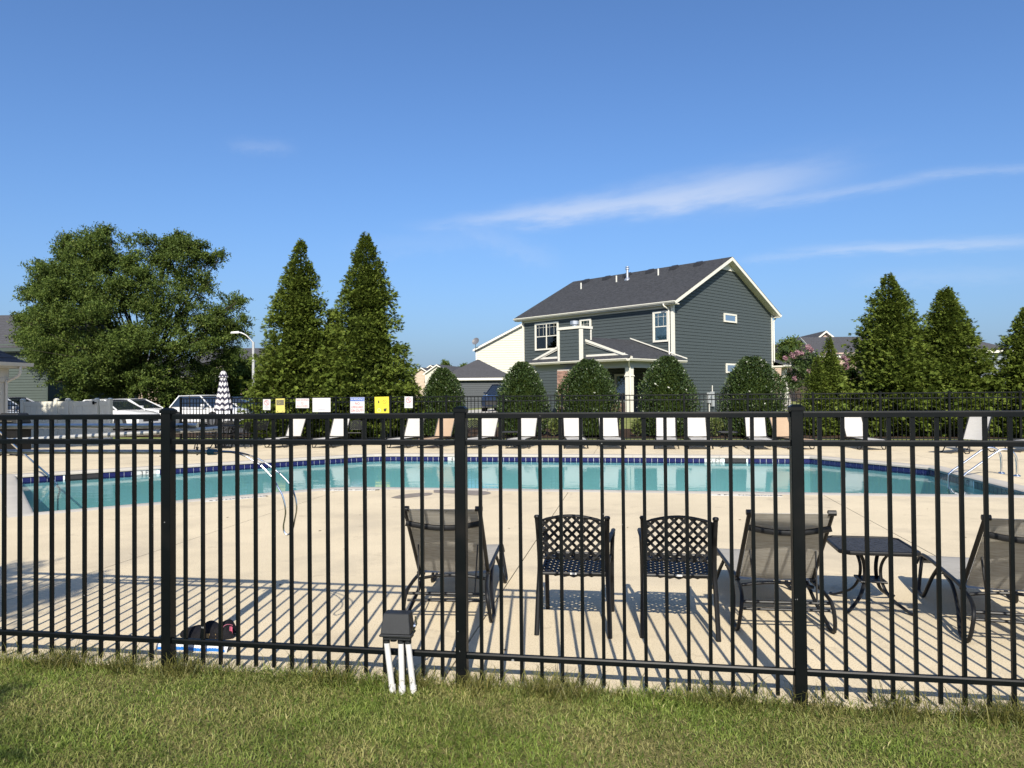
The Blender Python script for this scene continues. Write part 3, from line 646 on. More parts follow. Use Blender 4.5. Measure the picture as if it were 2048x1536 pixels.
hk = [(428,902),(450,902.5),(467,903.5),(487,907),(511,915),(533,927),(555,943),(569,956),(582,972),(589,989),(593,1007),(593,1023),(590,1038),(587,1055),(582,1064),(575.5,1069.5),(568.6,1064),(567,1053),(569,1041),(571,1027),(570,1011),(564,989),(555.6,974),(546.8,958),(534.5,943.5),(522,931),(511,924),(489,911.5),(467,905.5),(450,904.5),(428,904)]
MB().tube(smoothpath([wp(x, y, .09-.0008*i) for i, (x, y) in enumerate(hk)], 3), .0052, 8).obj('hook_loop', M_STEEL, o, smooth=True)
for px_, ys_ in ((338, (852, 864, 904)), (-330, (853, 900))):        # small arms on the inside of the fence carry the poles
    for y0 in ys_:
        s_, t_ = ST(wp(px_, y0, .1)); z_ = wp(px_, y0, .1).z
        MB().box(s_-.006, s_+.006, .012, .125, z_-.022, z_-.0165).box(s_-.006, s_+.006, .119, .125, z_-.0160, z_+.012).obj('pole_hook', M_BLACK, fence)

# ------------------------------------------------------------------ junction box on three conduits, on the lawn side of the near fence
jb_ = W(-.345, -.115, 0); o = thing('junction_box', 'black junction box on three white conduits standing against the near fence', 'junction box', (jb_.x, jb_.y, 0), -PHI+R(2))
M_BOX = P('grey_black_plastic', (.012,.013,.014), .5, var=.25, vscale=30, stretch=(6,1,1), bump=.2, bscale=90, bdist=.002)
zb, zt = .300, .425
mb = MB().hexa([(-.092,-.062,zb),(.092,-.062,zb),(.092,.05,zb),(-.092,.05,zb)],[(-.092,-.062,zb+.014),(.092,-.062,zb+.014),(.092,.05,zb+.014),(-.092,.05,zb+.014)])
mb.hexa([(-.086,-.056,zb+.0145),(.086,-.056,zb+.0145),(.086,.046,zb+.0145),(-.086,.046,zb+.0145)],[(-.074,-.034,zt),(.074,-.034,zt),(.074,.042,zt),(-.074,.042,zt)]); mb.obj('cover', M_BOX, o, bevel=.004)
MB().box(-.075,.082,-.045,.04,zb-.018,zb-.002).obj('base_plate', M_BOX, o)
MB().tube([(.094,.0,zb+.05),(.105,.0,zb+.05)], .012, 8).tube([(.088,.01,zb+.02),(.107,.01,zb+.06),(.10,.01,zb+.10)], .005, 6).obj('latch', M_STEEL, o)
M_PVC = P('white_pvc', (.50,.49,.47), .35, var=.05, vscale=12)
for x0, x1 in ((-.063,-.022),(.02,.030),(.062,.099)):
    MB().tube([(x0,-.01,zb-.02),(x0,-.01,zb-.045)], .0195, 12).obj('coupling', M_BOX, o, smooth=True)
    MB().tube([(x0,-.01,zb-.04),(x1,-.02,-.06)], .0168, 14).tube([((x0*.2+x1*.8),-.018,.02),(x1,-.02,-.06)], .0195, 14).obj('conduit', M_PVC, o, smooth=True)
MB().tube([(-.022,-.01,zb-.02),(-.022,-.01,zb-.035)], .0195, 12).obj('coupling', M_BOX, o, smooth=True)

# ------------------------------------------------------------------ things left on the deck
q = G(420, 1277); o = thing('mesh_bag', 'crumpled black bag with pink piping lying by the left fence post', 'bag', (q.x-.02, q.y+.06, 0), -PHI)
M_BAG = P('black_mesh_cloth', (.004,.004,.006), .8, spec=.2, var=.5, vscale=30, bump=.8, bscale=45, bdist=.01)
def bagf(u, v):
    x = -.21+.40*u; pr = .075+.03*u+.055*math.exp(-((u-.86)/.09)**2)-.02*math.exp(-((u-.3)/.15)**2); a = PI*v
    wob = 1+.10*math.sin(9*u+7*v)+.07*math.sin(21*u-5*v)
    e = math.sin(PI*min(1, max(0, u*.94+.03)))**.4
    return (x, -.09*math.cos(a)*wob*e, pr*math.sin(a)*wob*e+.002)
MB().grid(bagf, 26, 14).obj('body', M_BAG, o, smooth=True)
M_PINK = P('pink_cord', (.30,.10,.14), .6)
MB().tube([Vector(bagf(.08+.13*i/8, .14+.24*(1-i/8)))+Vector((0,-.004,.002)) for i in range(9)], .0028, 6).obj('piping', M_PINK, o, smooth=True)
MB().tube([Vector(bagf(.80+.13*i/8, .10+.45*i/8))+Vector((0,-.004,.002)) for i in range(9)], .0028, 6).obj('piping', M_PINK, o, smooth=True)
MB().grid(lambda u, v: (.17+.025*u, -.05+.012*math.sin(4*u), .055+.03*v-.012*u), 4, 4, .004).obj('pink_tab', P('pink_cloth', (.35,.07,.12), .7), o)
MB().grid(lambda u, v: (.02+.07*u, -.083-.004*math.sin(9*u), .012+.03*v), 5, 3, .003).obj('ochre_patch', P('ochre_cloth', (.25,.17,.07), .8, var=.4, vscale=60), o)
q = G(372, 1312); o = thing('foam_package', 'white and blue wrapped package lying at the foot of the left fence post', 'package', (q.x, q.y+.12, 0), -PHI+R(1))
pk_ = lambda u, v: (-.25+.5*u, -.035*math.cos(PI*v)*(1+.12*math.sin(13*u)), (.075*math.sin(PI*v))*(1+.12*math.sin(7*u+1)+.06*math.sin(17*u))*(math.sin(PI*min(1,max(0,u*.92+.04)))**.35)+.001)
MB().grid(pk_, 30, 12).obj('wrapper', P('white_film', (.50,.51,.52), .3, var=.06, vscale=10), o, smooth=True)
mb = MB()
mb.grid(lambda u, v: tuple(Vector(pk_(.03+.94*u, .02+(.075+.03*abs(math.sin(75*u)))*v))+Vector((0,-.0025,.0008))), 60, 2); mb.obj('blue_fringe', P('blue_print', (.015,.13,.42), .35), o)
# ------------------------------------------------------------------ signs wired to the far fence
M_SW = P('sign_white', (.44,.44,.44), .4, var=.02, vscale=5); M_SY = P('sign_yellow', (.50,.42,.03), .4, var=.03, vscale=5); M_SY2 = P('sign_pale_yellow', (.45,.40,.11), .4)
M_RED = P('sign_red', (.36,.04,.035), .5); M_NAVY = P('sign_blue', (.04,.10,.32), .5); M_FADE = P('faded_print', (.20,.21,.25), .6); M_PINKRED = P('faded_red', (.44,.15,.15), .5)
GS = 'notices wired to the far fence'
def sign(x0, x1, y0, y1, label, mat, tilt=0):
    c = wp((x0+x1)/2, (y0+y1)/2, FT-.035); w_ = (wp(x1, y0, FT-.035)-wp(x0, y0, FT-.035)).length; h_ = (wp(x0, y0, FT-.035)-wp(x0, y1, FT-.035)).length
    o = thing('notice_sign', label, 'sign', c, -PHI, GS); o.rotation_euler.y = R(tilt)
    MB().box(-w_/2,w_/2,-.002,.002,-h_/2,h_/2).obj('plate', mat, o, bevel=.0008); return o, w_, h_
def ring(o, x, z, r, mat, slash=True):
    MB().tube([(x+r*math.cos(2*PI*i/20), -.004, z+r*math.sin(2*PI*i/20)) for i in range(20)], r*.11, 6, closed=True).obj('ring', mat, o)
    if slash: MB().bar((x-r*.7,-.0045,z+r*.7),(x+r*.7,-.0045,z-r*.7), .004, r*.18, (0,0,1)).obj('slash', mat, o)
def lines(o, x, z, w_, k, dz, mat, hh=.008):
    mb = MB()
    for i in range(k): q = w_*(.8+.2*math.sin(i*2.1+x*9)); mb.box(x-q/2, x+q/2, -.004, -.0025, z-i*dz-hh/2, z-i*dz+hh/2)
    mb.obj('print_line', mat, o)
def figure(o, x, z, h, mat):
    MB().lathe([(0,0),(h*.12,h*.05),(h*.12,h*.15),(0,h*.2)], 8, (x-.01,-.004,z+h*.3)).bar((x,-.004,z+h*.28),(x+h*.08,-.004,z-h*.25),.004,h*.2,(0,0,1)).bar((x+h*.05,-.004,z-h*.2),(x+h*.28,-.004,z-h*.4),.004,h*.12,(0,0,1)).obj('pictogram', mat, o)
for (x0, x1, y0, y1, lab) in ((526,541,798.5,820,'small white pictogram notice with a red ring, leftmost on the far fence'),(809,825.5,793,816,'small white pictogram notice with a red ring, rightmost of the signs, beside the round holly')):
    o, w_, h_ = sign(x0, x1, y0, y1, lab, M_SW, .8); ring(o, 0, h_*.18, w_*.30, M_PINKRED); figure(o, w_*.04, h_*.17, w_*.42, M_FADE); lines(o, 0, -h_*.18, w_*.7, 3, h_*.09, M_FADE, .009)
o, w_, h_ = sign(551.5, 569.5, 797, 825, 'yellow notice with a dark printed block near its top', M_SY2, -1)
MB().box(-w_*.42,w_*.42,-.004,-.0025,h_*.02,h_*.40).obj('print_block', P('dark_print', (.10,.09,.06), .6), o); lines(o, -w_*.1, h_*.32, w_*.45, 3, h_*.09, M_SY2, .014); lines(o, 0, -h_*.2, w_*.6, 2, h_*.07, P('ochre_print', (.45,.38,.12), .6), .006)
MB().box(-w_*.36,-w_*.24,-.004,-.0025,-h_*.44,-h_*.37).box(w_*.2,w_*.34,-.004,-.0025,-h_*.43,-h_*.39).obj('print_mark', P('dark_print', (.10,.09,.06), .6), o)
o, w_, h_ = sign(591.5, 618, 797, 816, 'white sign reading NO DIVING ALLOWED in faded red', M_SW, .5); text(o, 'NO DIVING', h_*.27, (0,-.004,h_*.33), M_PINKRED, sx=.95); text(o, 'ALLOWED', h_*.27, (0,-.004,-h_*.31), M_PINKRED, sx=1.0); ring(o, 0, 0, h_*.12, M_PINKRED)
o, w_, h_ = sign(625, 661, 796, 824, 'wide white notice of fine pool rules print', M_SW)
for cx in (-.27, 0, .27):
    for cz in (.18, -.1): lines(o, cx*w_, cz*h_+.05, w_*.2, 5, h_*.045, P('pale_print', (.34,.35,.39), .6), .006)
lines(o, 0, h_*.38, w_*.6, 1, .01, M_FADE, .008); lines(o, 0, -h_*.33, w_*.5, 1, .01, M_FADE, .012)
o, w_, h_ = sign(700.5, 729, 794.5, 829, 'white sign reading WARNING NO LIFEGUARD ON DUTY with blue header', M_SW, .6)
MB().box(-w_*.49,w_*.49,-.004,-.0025,h_*.27,h_*.485).obj('header', M_NAVY, o); text(o, 'WARNING', h_*.19, (0,-.0055,h_*.375), M_SW, sx=.88)
text(o, 'NO', h_*.19, (0,-.004,h_*.13), M_RED); text(o, 'LIFEGUARD', h_*.18, (0,-.004,-h_*.08), M_RED, sx=.78); text(o, 'ON DUTY', h_*.19, (0,-.004,-h_*.28), M_RED, sx=.92); MB().box(-w_*.46,w_*.46,-.004,-.0025,-h_*.48,-h_*.42).obj('footer', M_NAVY, o)
o, w_, h_ = sign(749.5, 778, 793.5, 829, 'bright yellow sign with four black prohibition icons', M_SY, -1)
MB().lathe([(0,0),(.022,0),(.022,.05),(.008,.065),(.008,.085),(0,.085)], 8, (-w_*.22,-.004,h_*.16)).obj('bottle_icon', M_INK, o); ring(o, w_*.2, h_*.22, w_*.12, P('icon_brown', (.30,.22,.03), .6)); ring(o, -w_*.2, -h_*.26, w_*.11, P('icon_grey', (.55,.52,.4), .6), False)
MB().lathe([(0,-.03),(w_*.09,-.02),(w_*.10,.02),(.02,.05),(0,.05)], 10, (w_*.22,-.004,-h_*.25)).bar((w_*.12,-.006,-h_*.2),(w_*.34,-.006,-h_*.17),.003,.02).obj('dog_icon', M_INK, o)
lines(o, -w_*.2, -h_*.0, w_*.3, 1, .01, P('icon_brown', (.30,.22,.03), .6), .007); lines(o, w_*.2, -h_*.0, w_*.3, 1, .01, P('icon_brown', (.30,.22,.03), .6), .007)

# ------------------------------------------------------------------ umbrella, dining table, dark chairs
up = wall_pt(447, FT-1.9); o = thing('patio_umbrella', 'closed patio umbrella in navy and white chevron stripes', 'umbrella', (up.x, up.y, 0), R(12))
m = bpy.data.materials.new('chevron_canvas'); m.use_nodes = True; t = m.node_tree; b = t.nodes['Principled BSDF']; tcn = N(t, 'ShaderNodeTexCoord'); sp = N(t, 'ShaderNodeSeparateXYZ'); t.links.new(tcn.outputs['Object'], sp.inputs[0])
ang = mth(t, 'ARCTAN2', sp.outputs[1], sp.outputs[0]); zig = mth(t, 'PINGPONG', mth(t, 'MULTIPLY', ang, 8/(2*PI)), .5)
sv = mth(t, 'FRACT', mth(t, 'ADD', mth(t, 'MULTIPLY', sp.outputs[2], 5.4), mth(t, 'MULTIPLY', zig, .75))); st_ = mth(t, 'GREATER_THAN', sv, .53)
mxx = N(t, 'ShaderNodeMix', data_type='RGBA'); t.links.new(st_, mxx.inputs[0]); mxx.inputs[6].default_value = (.46,.45,.45,1); mxx.inputs[7].default_value = (.016,.015,.036,1); t.links.new(mxx.outputs[2], b.inputs['Base Color']); b.inputs['Roughness'].default_value = .8
fold = lambda j, n_, z: 1+.16*math.cos(8*2*PI*j/n_)
MB().lathe([(.235,1.20),(.255,1.22),(.24,1.30),(.205,1.5),(.165,1.75),(.125,2.0),(.095,2.2),(.08,2.28),(.07,2.31)], 64, fold=fold).obj('canopy', m, o, smooth=True)
MB().lathe([(.10,2.285),(.135,2.275),(.115,2.33),(.075,2.43),(.05,2.47),(.02,2.485)], 48, fold=lambda j, n_, z: 1+.10*math.cos(8*2*PI*j/n_)).obj('vent_cap', m, o, smooth=True)
MB().tube([(0,0,.05),(0,0,2.5)], .021, 10).obj('pole', M_CHAIR, o, smooth=True); MB().lathe([(0,0),(.27,0),(.27,.03),(.06,.07),(.035,.2),(0,.2)], 20).obj('base', M_CHAIR, o, smooth=True)
MB().lathe([(.0,2.485),(.02,2.49),(.024,2.51),(.012,2.535),(0,2.54)], 10).obj('finial', M_CHAIR, o)
dt = thing('dining_table', 'round black lattice dining table under the closed chevron umbrella', 'table', (up.x, up.y, 0), 0)
mb = MB(); oc = [(.62*math.cos(2*PI*i/20), .62*math.sin(2*PI*i/20)) for i in range(20)]
for side in (-1, 1): lattice(mb, [(x*1.0, y) for x, y in oc], lambda p: (p[0], p[1], .71), .075, .045, .008, nrm=(0,0,1)); break
mb.obj('table_top', M_CHAIR, dt); MB().tube([(x,y,.71) for x, y in oc], .014, 8, closed=True).obj('top_rim', M_CHAIR, dt)
for a in range(4):
    ca, sa = math.cos(PI/4+a*PI/2), math.sin(PI/4+a*PI/2)
    MB().tube(smoothpath([(ca*r_, sa*r_, z) for r_, z in ((.45,.70),(.36,.5),(.32,.3),(.38,.1),(.47,.012))], 3), .017, 8).obj('leg', M_CHAIR, dt)
GD = 'dark chairs around the umbrella table'
cb = ch
def dark(px, dt_, rz, lab): dup(ch, wall_pt(px, FT-dt_), rz, lab, GD)
note_kids()
dark(413, 2.5, R(-60), 'black chair left of the umbrella pole at the round table'); dark(476, 1.9, R(88), 'black chair right of the umbrella pole, seen side on'); dark(452, 1.0, PI+R(8), 'black chair behind the umbrella table, nearest the far fence'); dark(512, .9, PI-R(25), 'black chair against the far fence between the umbrella and the first lounger')

# ------------------------------------------------------------------ ladder and hand rail
lp = [G(1997+6, 947), G(2030+4, 952.5)]
o = thing('pool_ladder', 'curved steel ladder rails at the right end of the pool', 'pool ladder', (0,0,0))
din = (ES*-1)
for i, bp_ in enumerate(lp):
    pth = [bp_+Vector((0,0,-.02)), bp_+Vector((0,0,.26)), bp_+din*.03+Vector((0,0,.40)), bp_+din*.11+Vector((0,0,.49)), bp_+din*.23+Vector((0,0,.51)), bp_+din*.36+Vector((0,0,.45)), bp_+din*.78+Vector((0,0,.13)), bp_+din*.92+Vector((0,0,.02)), bp_+din*.97+Vector((0,0,-.12)), bp_+din*.97+Vector((0,0,-.9))]
    MB().tube(smoothpath(pth, 5), .0225, 12).obj('rail', M_STEEL, o, smooth=True)
    MB().lathe([(0,.0),(.065,.0),(.062,.012),(.03,.03),(0,.03)], 16, bp_+Vector((0,0,.004))).obj('flange', M_STEEL, o, smooth=True)
for z in (-.35, -.62):
    a_, b_ = lp[0]+din*.97, lp[1]+din*.97; MB().bar((a_.x,a_.y,z),(b_.x,b_.y,z),.08,.03).obj('tread', M_WHITE, o)
o = thing('hand_rail', 'slanting steel hand rail running down into the left end of the pool', 'hand rail', (0,0,0))
e_ = G(113, 967, -.16); s_ = at(-60, 812, e_.y-.9); bs = Vector((s_.x-.35, s_.y, .0))
MB().tube(smoothpath([(bs.x,bs.y,-.02),(bs.x,bs.y,.5),(bs.x+.08,bs.y,s_.z-.02),(s_.x,s_.y,s_.z),(s_.x*.5+e_.x*.5,s_.y*.5+e_.y*.5,(s_.z+e_.z)/2),(e_.x,e_.y,e_.z),(e_.x+.03,e_.y,-.5),(e_.x+.03,e_.y,-1.2)], 4), .0205, 10).obj('rail', M_STEEL, o, smooth=True)
MB().lathe([(0,.0),(.065,.0),(.062,.012),(.03,.03),(0,.03)], 16, (bs.x,bs.y,.004)).obj('flange', M_STEEL, o)

# ------------------------------------------------------------------ vinyl enclosure, left fence run, grill
vs_ = [fs_at(x) for x in (48, 115, 138, 196, 222)]
o = thing('vinyl_fence', 'cream vinyl privacy fence and gate between the grill and the black far fence', 'fence', W(0, FT-.05, 0), -PHI)
HV = 1.55
def vpost(s, par, name='post'):
    p = MB().box(s-.064,s+.064,-.064,.064,-.02,HV+.04).obj(name, M_WHITE2, par); MB().hexa([(s-.075,-.075,HV+.041),(s+.075,-.075,HV+.041),(s+.075,.075,HV+.041),(s-.075,.075,HV+.041)],[(s-.03,-.03,HV+.09),(s+.03,-.03,HV+.09),(s+.03,.03,HV+.09),(s-.03,.03,HV+.09)]).obj('post_cap', M_WHITE2, p); return p
for s in vs_: vpost(s, o)
def vpanel(s0_, s1_, par, k=None, gate=False):
    k = k or max(2, round((s1_-s0_)/.28)); a_, b_ = s0_+.066, s1_-.066
    MB().box(a_,b_,-.022,.022,HV-.19,HV-.02).obj('top_rail', M_WHITE2, par); MB().box(a_,b_,-.022,.022,.06,.22).obj('bottom_rail', M_WHITE2, par)
    st = (b_-a_)/k
    for i in range(k): MB().box(a_+i*st+.003,a_+(i+1)*st-.003,-.011,.011,.221,HV-.191).obj('plank', M_WHITE2, par, bevel=.004)
vpanel(vs_[0], vs_[1], o); vpanel(vs_[1], vs_[2], o, 2); vpanel(vs_[3]+.05, vs_[4], o, 2)
gt = link('gate', None, o); vpanel(vs_[2]+.03, vs_[3]+.0, o, 4)
MB().box(vs_[2]+.07,vs_[2]+.20,-.03,.03,.05,HV+.0).obj('gate_stile', M_WHITE2, gt); MB().box(vs_[3]-.19,vs_[3]-.075,-.03,.03,.05,HV+.03).obj('gate_stile', M_WHITE2, gt)
MB().box(vs_[3]-.12,vs_[3]+.04,-.10,-.066,HV-.10,HV-.06).box(vs_[3]-.08,vs_[3]-.03,-.13,-.101,HV-.14,HV-.02).obj('latch', M_BLACK, gt); MB().box(vs_[2]+.03,vs_[2]+.12,-.10,-.066,.75,.85).obj('hinge', M_BLACK, gt)
build_fence('metal_fence', 'short run of black picket fence behind the grill at the far left', FT-.05, [vs_[0]-.12-1.85*2, vs_[0]-.12-1.85, vs_[0]-.12], .02)
q = G(22, 912); gr = thing('charcoal_grill', 'black grill with a closed hood beside the vinyl fence', 'grill', (q.x-.05, q.y+.2, 0), -PHI)
MB().hexa([(-.36,-.27,.92),(.36,-.27,.92),(.36,.27,.92),(-.36,.27,.92)],[(-.29,-.20,1.23),(.29,-.20,1.23),(.29,.22,1.23),(-.29,.22,1.23)]).obj('hood', M_BOX, gr, bevel=.03)
MB().box(-.37,.37,-.29,.29,.74,.91).obj('firebox', M_CHAIR, gr, bevel=.015); MB().box(-.34,.34,-.26,.26,.12,.735).obj('cart', M_CHAIR, gr, bevel=.01)
MB().tube([(-.22,-.31,1.0),(.22,-.31,1.0)], .012, 8).obj('handle', M_STEEL, gr)
for sg in (-1,1): MB().box(sg*.38-.0 if sg > 0 else -.66, .66 if sg > 0 else -.38, -.22,.22,.86,.89).obj('side_shelf', M_CHAIR, gr)
for x in (-.28,.28):
    for y in (-.2,.2): MB().tube([(x-.02,y,.06),(x+.02,y,.06)], .06, 12).obj('wheel', M_RUBBER, gr)
for i, (dx, dy) in enumerate(((.2, .35),)): pass

# ------------------------------------------------------------------ pool house at the left edge
M_SHIN = P('charcoal_shingles', (.050,.048,.052), .95, col2=(.10,.095,.10), vscale=9, stretch=(1,1,4), bump=.6, bscale=26, bdist=.02)
def shingle_geo(mb, a, b, c, d, rows, lap=.02):
    """courses of shingles between eave a-b and ridge d-c, each course a thin wedge lying on the one below"""
    a, b, c, d = map(Vector, (a, b, c, d)); nn = (b-a).cross(d-a).normalized()
    for i in range(rows):
        u, v = i/rows, min(1, (i+1.12)/rows); p = [a.lerp(d,u), b.lerp(c,u), b.lerp(c,v), a.lerp(d,v)]
        mb.hexa([p[0], p[1], p[2], p[3]], [p[0]+nn*lap, p[1]+nn*lap, p[2]+nn*.003, p[3]+nn*.003])
    return mb
cs, ct = ST(at(55, 727, 23.9)); o = thing('pool_house', 'pool pavilion with white column and dark shingle roof at the left edge', 'building', W(cs, ct, 0), -PHI)
ez = at(55, 727, 23.9).z; x0_, y0_, rz_ = -8.0, -9.6, ez+2.5
mb = MB(); shingle_geo(mb, (.02,y0_,ez), (.02,.02,ez), (-3.4,-3.4,rz_), (-3.4,y0_+3.4,rz_), 16); shingle_geo(mb, (.02,.02,ez), (x0_,.02,ez), (-4.6,-3.4,rz_), (-3.4,-3.4,rz_), 16)
shingle_geo(mb, (x0_,.02,ez), (x0_,y0_,ez), (-4.6,y0_+3.4,rz_), (-4.6,-3.4,rz_), 10); shingle_geo(mb, (x0_,y0_,ez), (.02,y0_,ez), (-3.4,y0_+3.4,rz_), (-4.6,y0_+3.4,rz_), 10); mb.add([(-3.4,-3.4,rz_),(-4.6,-3.4,rz_),(-4.6,y0_+3.4,rz_),(-3.4,y0_+3.4,rz_)], [(0,1,2,3)]); mb.obj('roof', M_SHIN, o)
gp = [(0,0),(.11,0),(.13,.11),(.11,.11),(.1,.02),(0,.02)]
MB().add([(p[0],y0_,ez-.10+p[1]) for p in gp]+[(p[0],.12,ez-.10+p[1]) for p in gp], [tuple(range(6)), tuple(range(11,5,-1))]+[(i,6+i,6+(i+1)%6,(i+1)%6) for i in range(6)]).obj('gutter', M_WHITE, o)
MB().box(x0_+.1,-.02,y0_+.1,-.02,ez-.16,ez-.03).obj('soffit', M_WHITE, o); MB().box(x0_+.35,-.35,y0_+.35,-.35,ez-.46,ez-.165).obj('beam', M_WHITE, o)
for y in (-.52, -3.4, -6.3, -9.1):
    c = MB().box(-.66,-.38,y-.14,y+.14,-.02,ez-.461).obj('column', M_WHITE, o); MB().box(-.70,-.34,y-.18,y+.18,ez-.60,ez-.463).obj('capital', M_WHITE, c); MB().box(-.70,-.34,y-.18,y+.18,-.01,.22).obj('plinth', M_WHITE, c)
MB().tube(smoothpath([(.06,-.35,ez-.10),(.06,-.35,ez-.28),(-.02,-.37,ez-.42),(-.28,-.45,ez-.58),(-.33,-.47,ez-.75),(-.33,-.47,.1)], 4), .045, 8).obj('downspout', M_WHITE, o, smooth=True)
MB().box(-7.2,-2.2,-9.2,-.6,0,ez-.17).obj('wall', P('pavilion_siding', (.32,.33,.32), .7), o)

# ------------------------------------------------------------------ street lamp
q = at(507, 792, 43); o = thing('street_lamp', 'pale grey street lamp with a curved arm left of the tall arborvitae', 'street lamp', (q.x, q.y, gz(q.x,q.y)))
zt_ = at(503, 684, 43).z-gz(q.x,q.y)
MB().tube([(0,0,0),(0,0,zt_)], [.10,.075], 12).obj('pole', P('lamp_grey', (.40,.40,.39), .45, .3), o, smooth=True)
MB().tube(smoothpath([(0,0,zt_-.05),(-.35,-.05,zt_+.35),(-.65,-.1,zt_+.52),(-.8,-.1,zt_+.55)], 4), .04, 8).obj('arm', MATS['lamp_grey'], o, smooth=True)
MB().hexa([(-1.25,-.22,zt_+.50),(-.78,-.2,zt_+.50),(-.78,0,zt_+.50),(-1.25,0.02,zt_+.50)],[(-1.2,-.2,zt_+.59),(-.78,-.18,zt_+.62),(-.78,-.02,zt_+.62),(-1.2,0,zt_+.59)]).obj('lamp_head', MATS['lamp_grey'], o)
# ------------------------------------------------------------------ houses
M_SIDE = P('slate_siding', (.048,.060,.0605), .62, var=.05, vscale=2.5, stretch=(1,1,5)); M_TRIM = P('cream_trim', (.60,.58,.505), .55, var=.03, vscale=2)
M_ROOF = P('roof_shingles', (.015,.016,.019), .95, col2=(.060,.063,.071), vscale=3.2, stretch=(1.4,1.4,5), bump=.5, bscale=18, bdist=.03, detail=8)
M_CURT = P('teal_curtain', (.52,.68,.64), .85, var=.15, vscale=6, stretch=(8,8,.3)); M_DARKIN = P('dark_interior', (.012,.014,.016), .8)
mg = bpy.data.materials.new('window_glass'); mg.use_nodes = True; t = mg.node_tree; t.nodes.clear(); o_ = N(t,'ShaderNodeOutputMaterial'); g1 = N(t,'ShaderNodeBsdfGlossy'); g1.inputs[1].default_value = .02; g2 = N(t,'ShaderNodeBsdfTransparent'); g2.inputs[0].default_value = (.90,.95,.94,1); fr = N(t,'ShaderNodeFresnel'); fr.inputs[0].default_value = 1.5; ms = N(t,'ShaderNodeMixShader')
t.links.new(mth(t,'ADD',fr.outputs[0],.06), ms.inputs[0]); t.links.new(g2.outputs[0], ms.inputs[1]); t.links.new(g1.outputs[0], ms.inputs[2]); t.links.new(ms.outputs[0], o_.inputs[0])
def window(par, F, u0_, u1_, z0_, z1_, lights=1, curtain=True, trim=None, tw=.10, rail=True, name='window'):
    """F(u, z, d) maps along-wall, up, outward to the house's own space"""
    trim = trim or M_TRIM
    def bx(mb, a, b, c, d, e, f): return mb.hexa([F(a,c,e),F(b,c,e),F(b,c,f),F(a,c,f)],[F(a,d,e),F(b,d,e),F(b,d,f),F(a,d,f)])
    mb = MB(); bx(mb,u0_,u0_+tw,z0_,z1_,.0,.055); bx(mb,u1_-tw,u1_,z0_,z1_,.0,.055); bx(mb,u0_+tw,u1_-tw,z1_-tw*1.1,z1_,.0,.058); bx(mb,u0_+tw,u1_-tw,z0_,z0_+tw,.0,.065)
    w = mb.obj(name, trim, par); iu = (u1_-u0_-2*tw)/lights
    for k in range(lights):
        a, b = u0_+tw+k*iu, u0_+tw+(k+1)*iu; mb = MB(); fw = .04
        bx(mb,a,a+fw,z0_+tw,z1_-tw*1.1,.0,.045); bx(mb,b-fw,b,z0_+tw,z1_-tw*1.1,.0,.045); zm = (z0_+z1_)/2
        if rail: bx(mb,a+fw,b-fw,zm-.025,zm+.025,.0,.043)
        if rail and curtain:
            for q in (.28, .72): bx(mb,a+fw+(b-a-2*fw)*q-.008,a+fw+(b-a-2*fw)*q+.008,zm+.03,z1_-tw*1.1,.012,.030)
            bx(mb,a+fw,b-fw,z1_-tw*1.1-.20,z1_-tw*1.1-.185,.012,.031)
        mb.obj('sash', trim, w)
        mb = MB(); bx(mb,a+fw,b-fw,z0_+tw,z1_-tw*1.1,.027,.0285); mb.obj('pane', mg, w)
        mb = MB(); bx(mb,a,b,z0_+tw,z1_-tw*1.1,.0,.004); mb.obj('backing', M_DARKIN, w)
        if curtain: MB().grid(lambda u, v: F(a+fw+(b-a-2*fw)*u, z0_+tw+(z1_-z0_-2.1*tw)*v, .012+.006*math.sin(u*26)), 26, 1).obj('curtain', M_CURT, w)
    return w
HA = Vector((8.715, 40, .5)); DC = Vector((.7296,.684,0)); DB = Vector((-.684,.7296,0)); HL, HW, ZE, ZR = 11.63, 10.9, 6.085, 9.097; SLP = (ZR-ZE)/(HW/2+.35)
H_ = thing('grey_house', 'large two storey slate grey house with cream trim and dark shingle roof', 'house', HA, math.atan2(DC.y, DC.x))
wall = MB().add([(0,0,-.6),(HW,0,-.6),(HW,0,6.2),(HW/2,0,ZR-.1),(0,0,6.2),(0,HL,-.6),(HW,HL,-.6),(HW,HL,6.2),(HW/2,HL,ZR-.1),(0,HL,6.2)], [(0,1,2,3,4),(9,8,7,6,5),(0,5,6,1),(1,6,7,2),(4,9,5,0)]).obj('wall', P('painted_shadow_gap', (.012,.015,.016), .8), H_)  # core wall coloured dark so plank gaps read as lap shadow
PE = .18
def plank_AB(y0, y1, z, par, mat, x=0.0):
    return MB().hexa([(x-.024,y0,z),(x,y0,z),(x,y1,z),(x-.024,y1,z)],[(x-.010,y0,z+PE-.022),(x,y0,z+PE-.022),(x,y1,z+PE-.022),(x-.010,y1,z+PE-.022)])
ab_me = plank_AB(.12, HL-.12, 0, None, None).mesh('siding_plank', M_SIDE)
for k in range(-2, 33): link('siding_plank', ab_me, wall, (0,0,k*PE+.02))
for k in range(-2, 50):
    z = k*PE+.02; z2 = z+PE-.022
    xl = lambda q: max(.12, (q-6.12)/SLP+.0)
    if HW-2*xl(z2) < .3: break
    a0, a1 = xl(z), xl(z2)
    MB().hexa([(a0,-.024,z),(HW-a0,-.024,z),(HW-a0,0,z),(a0,0,z)],[(a1,-.010,z2),(HW-a1,-.010,z2),(HW-a1,0,z2),(a1,0,z2)]).obj('siding_plank', M_SIDE, wall)
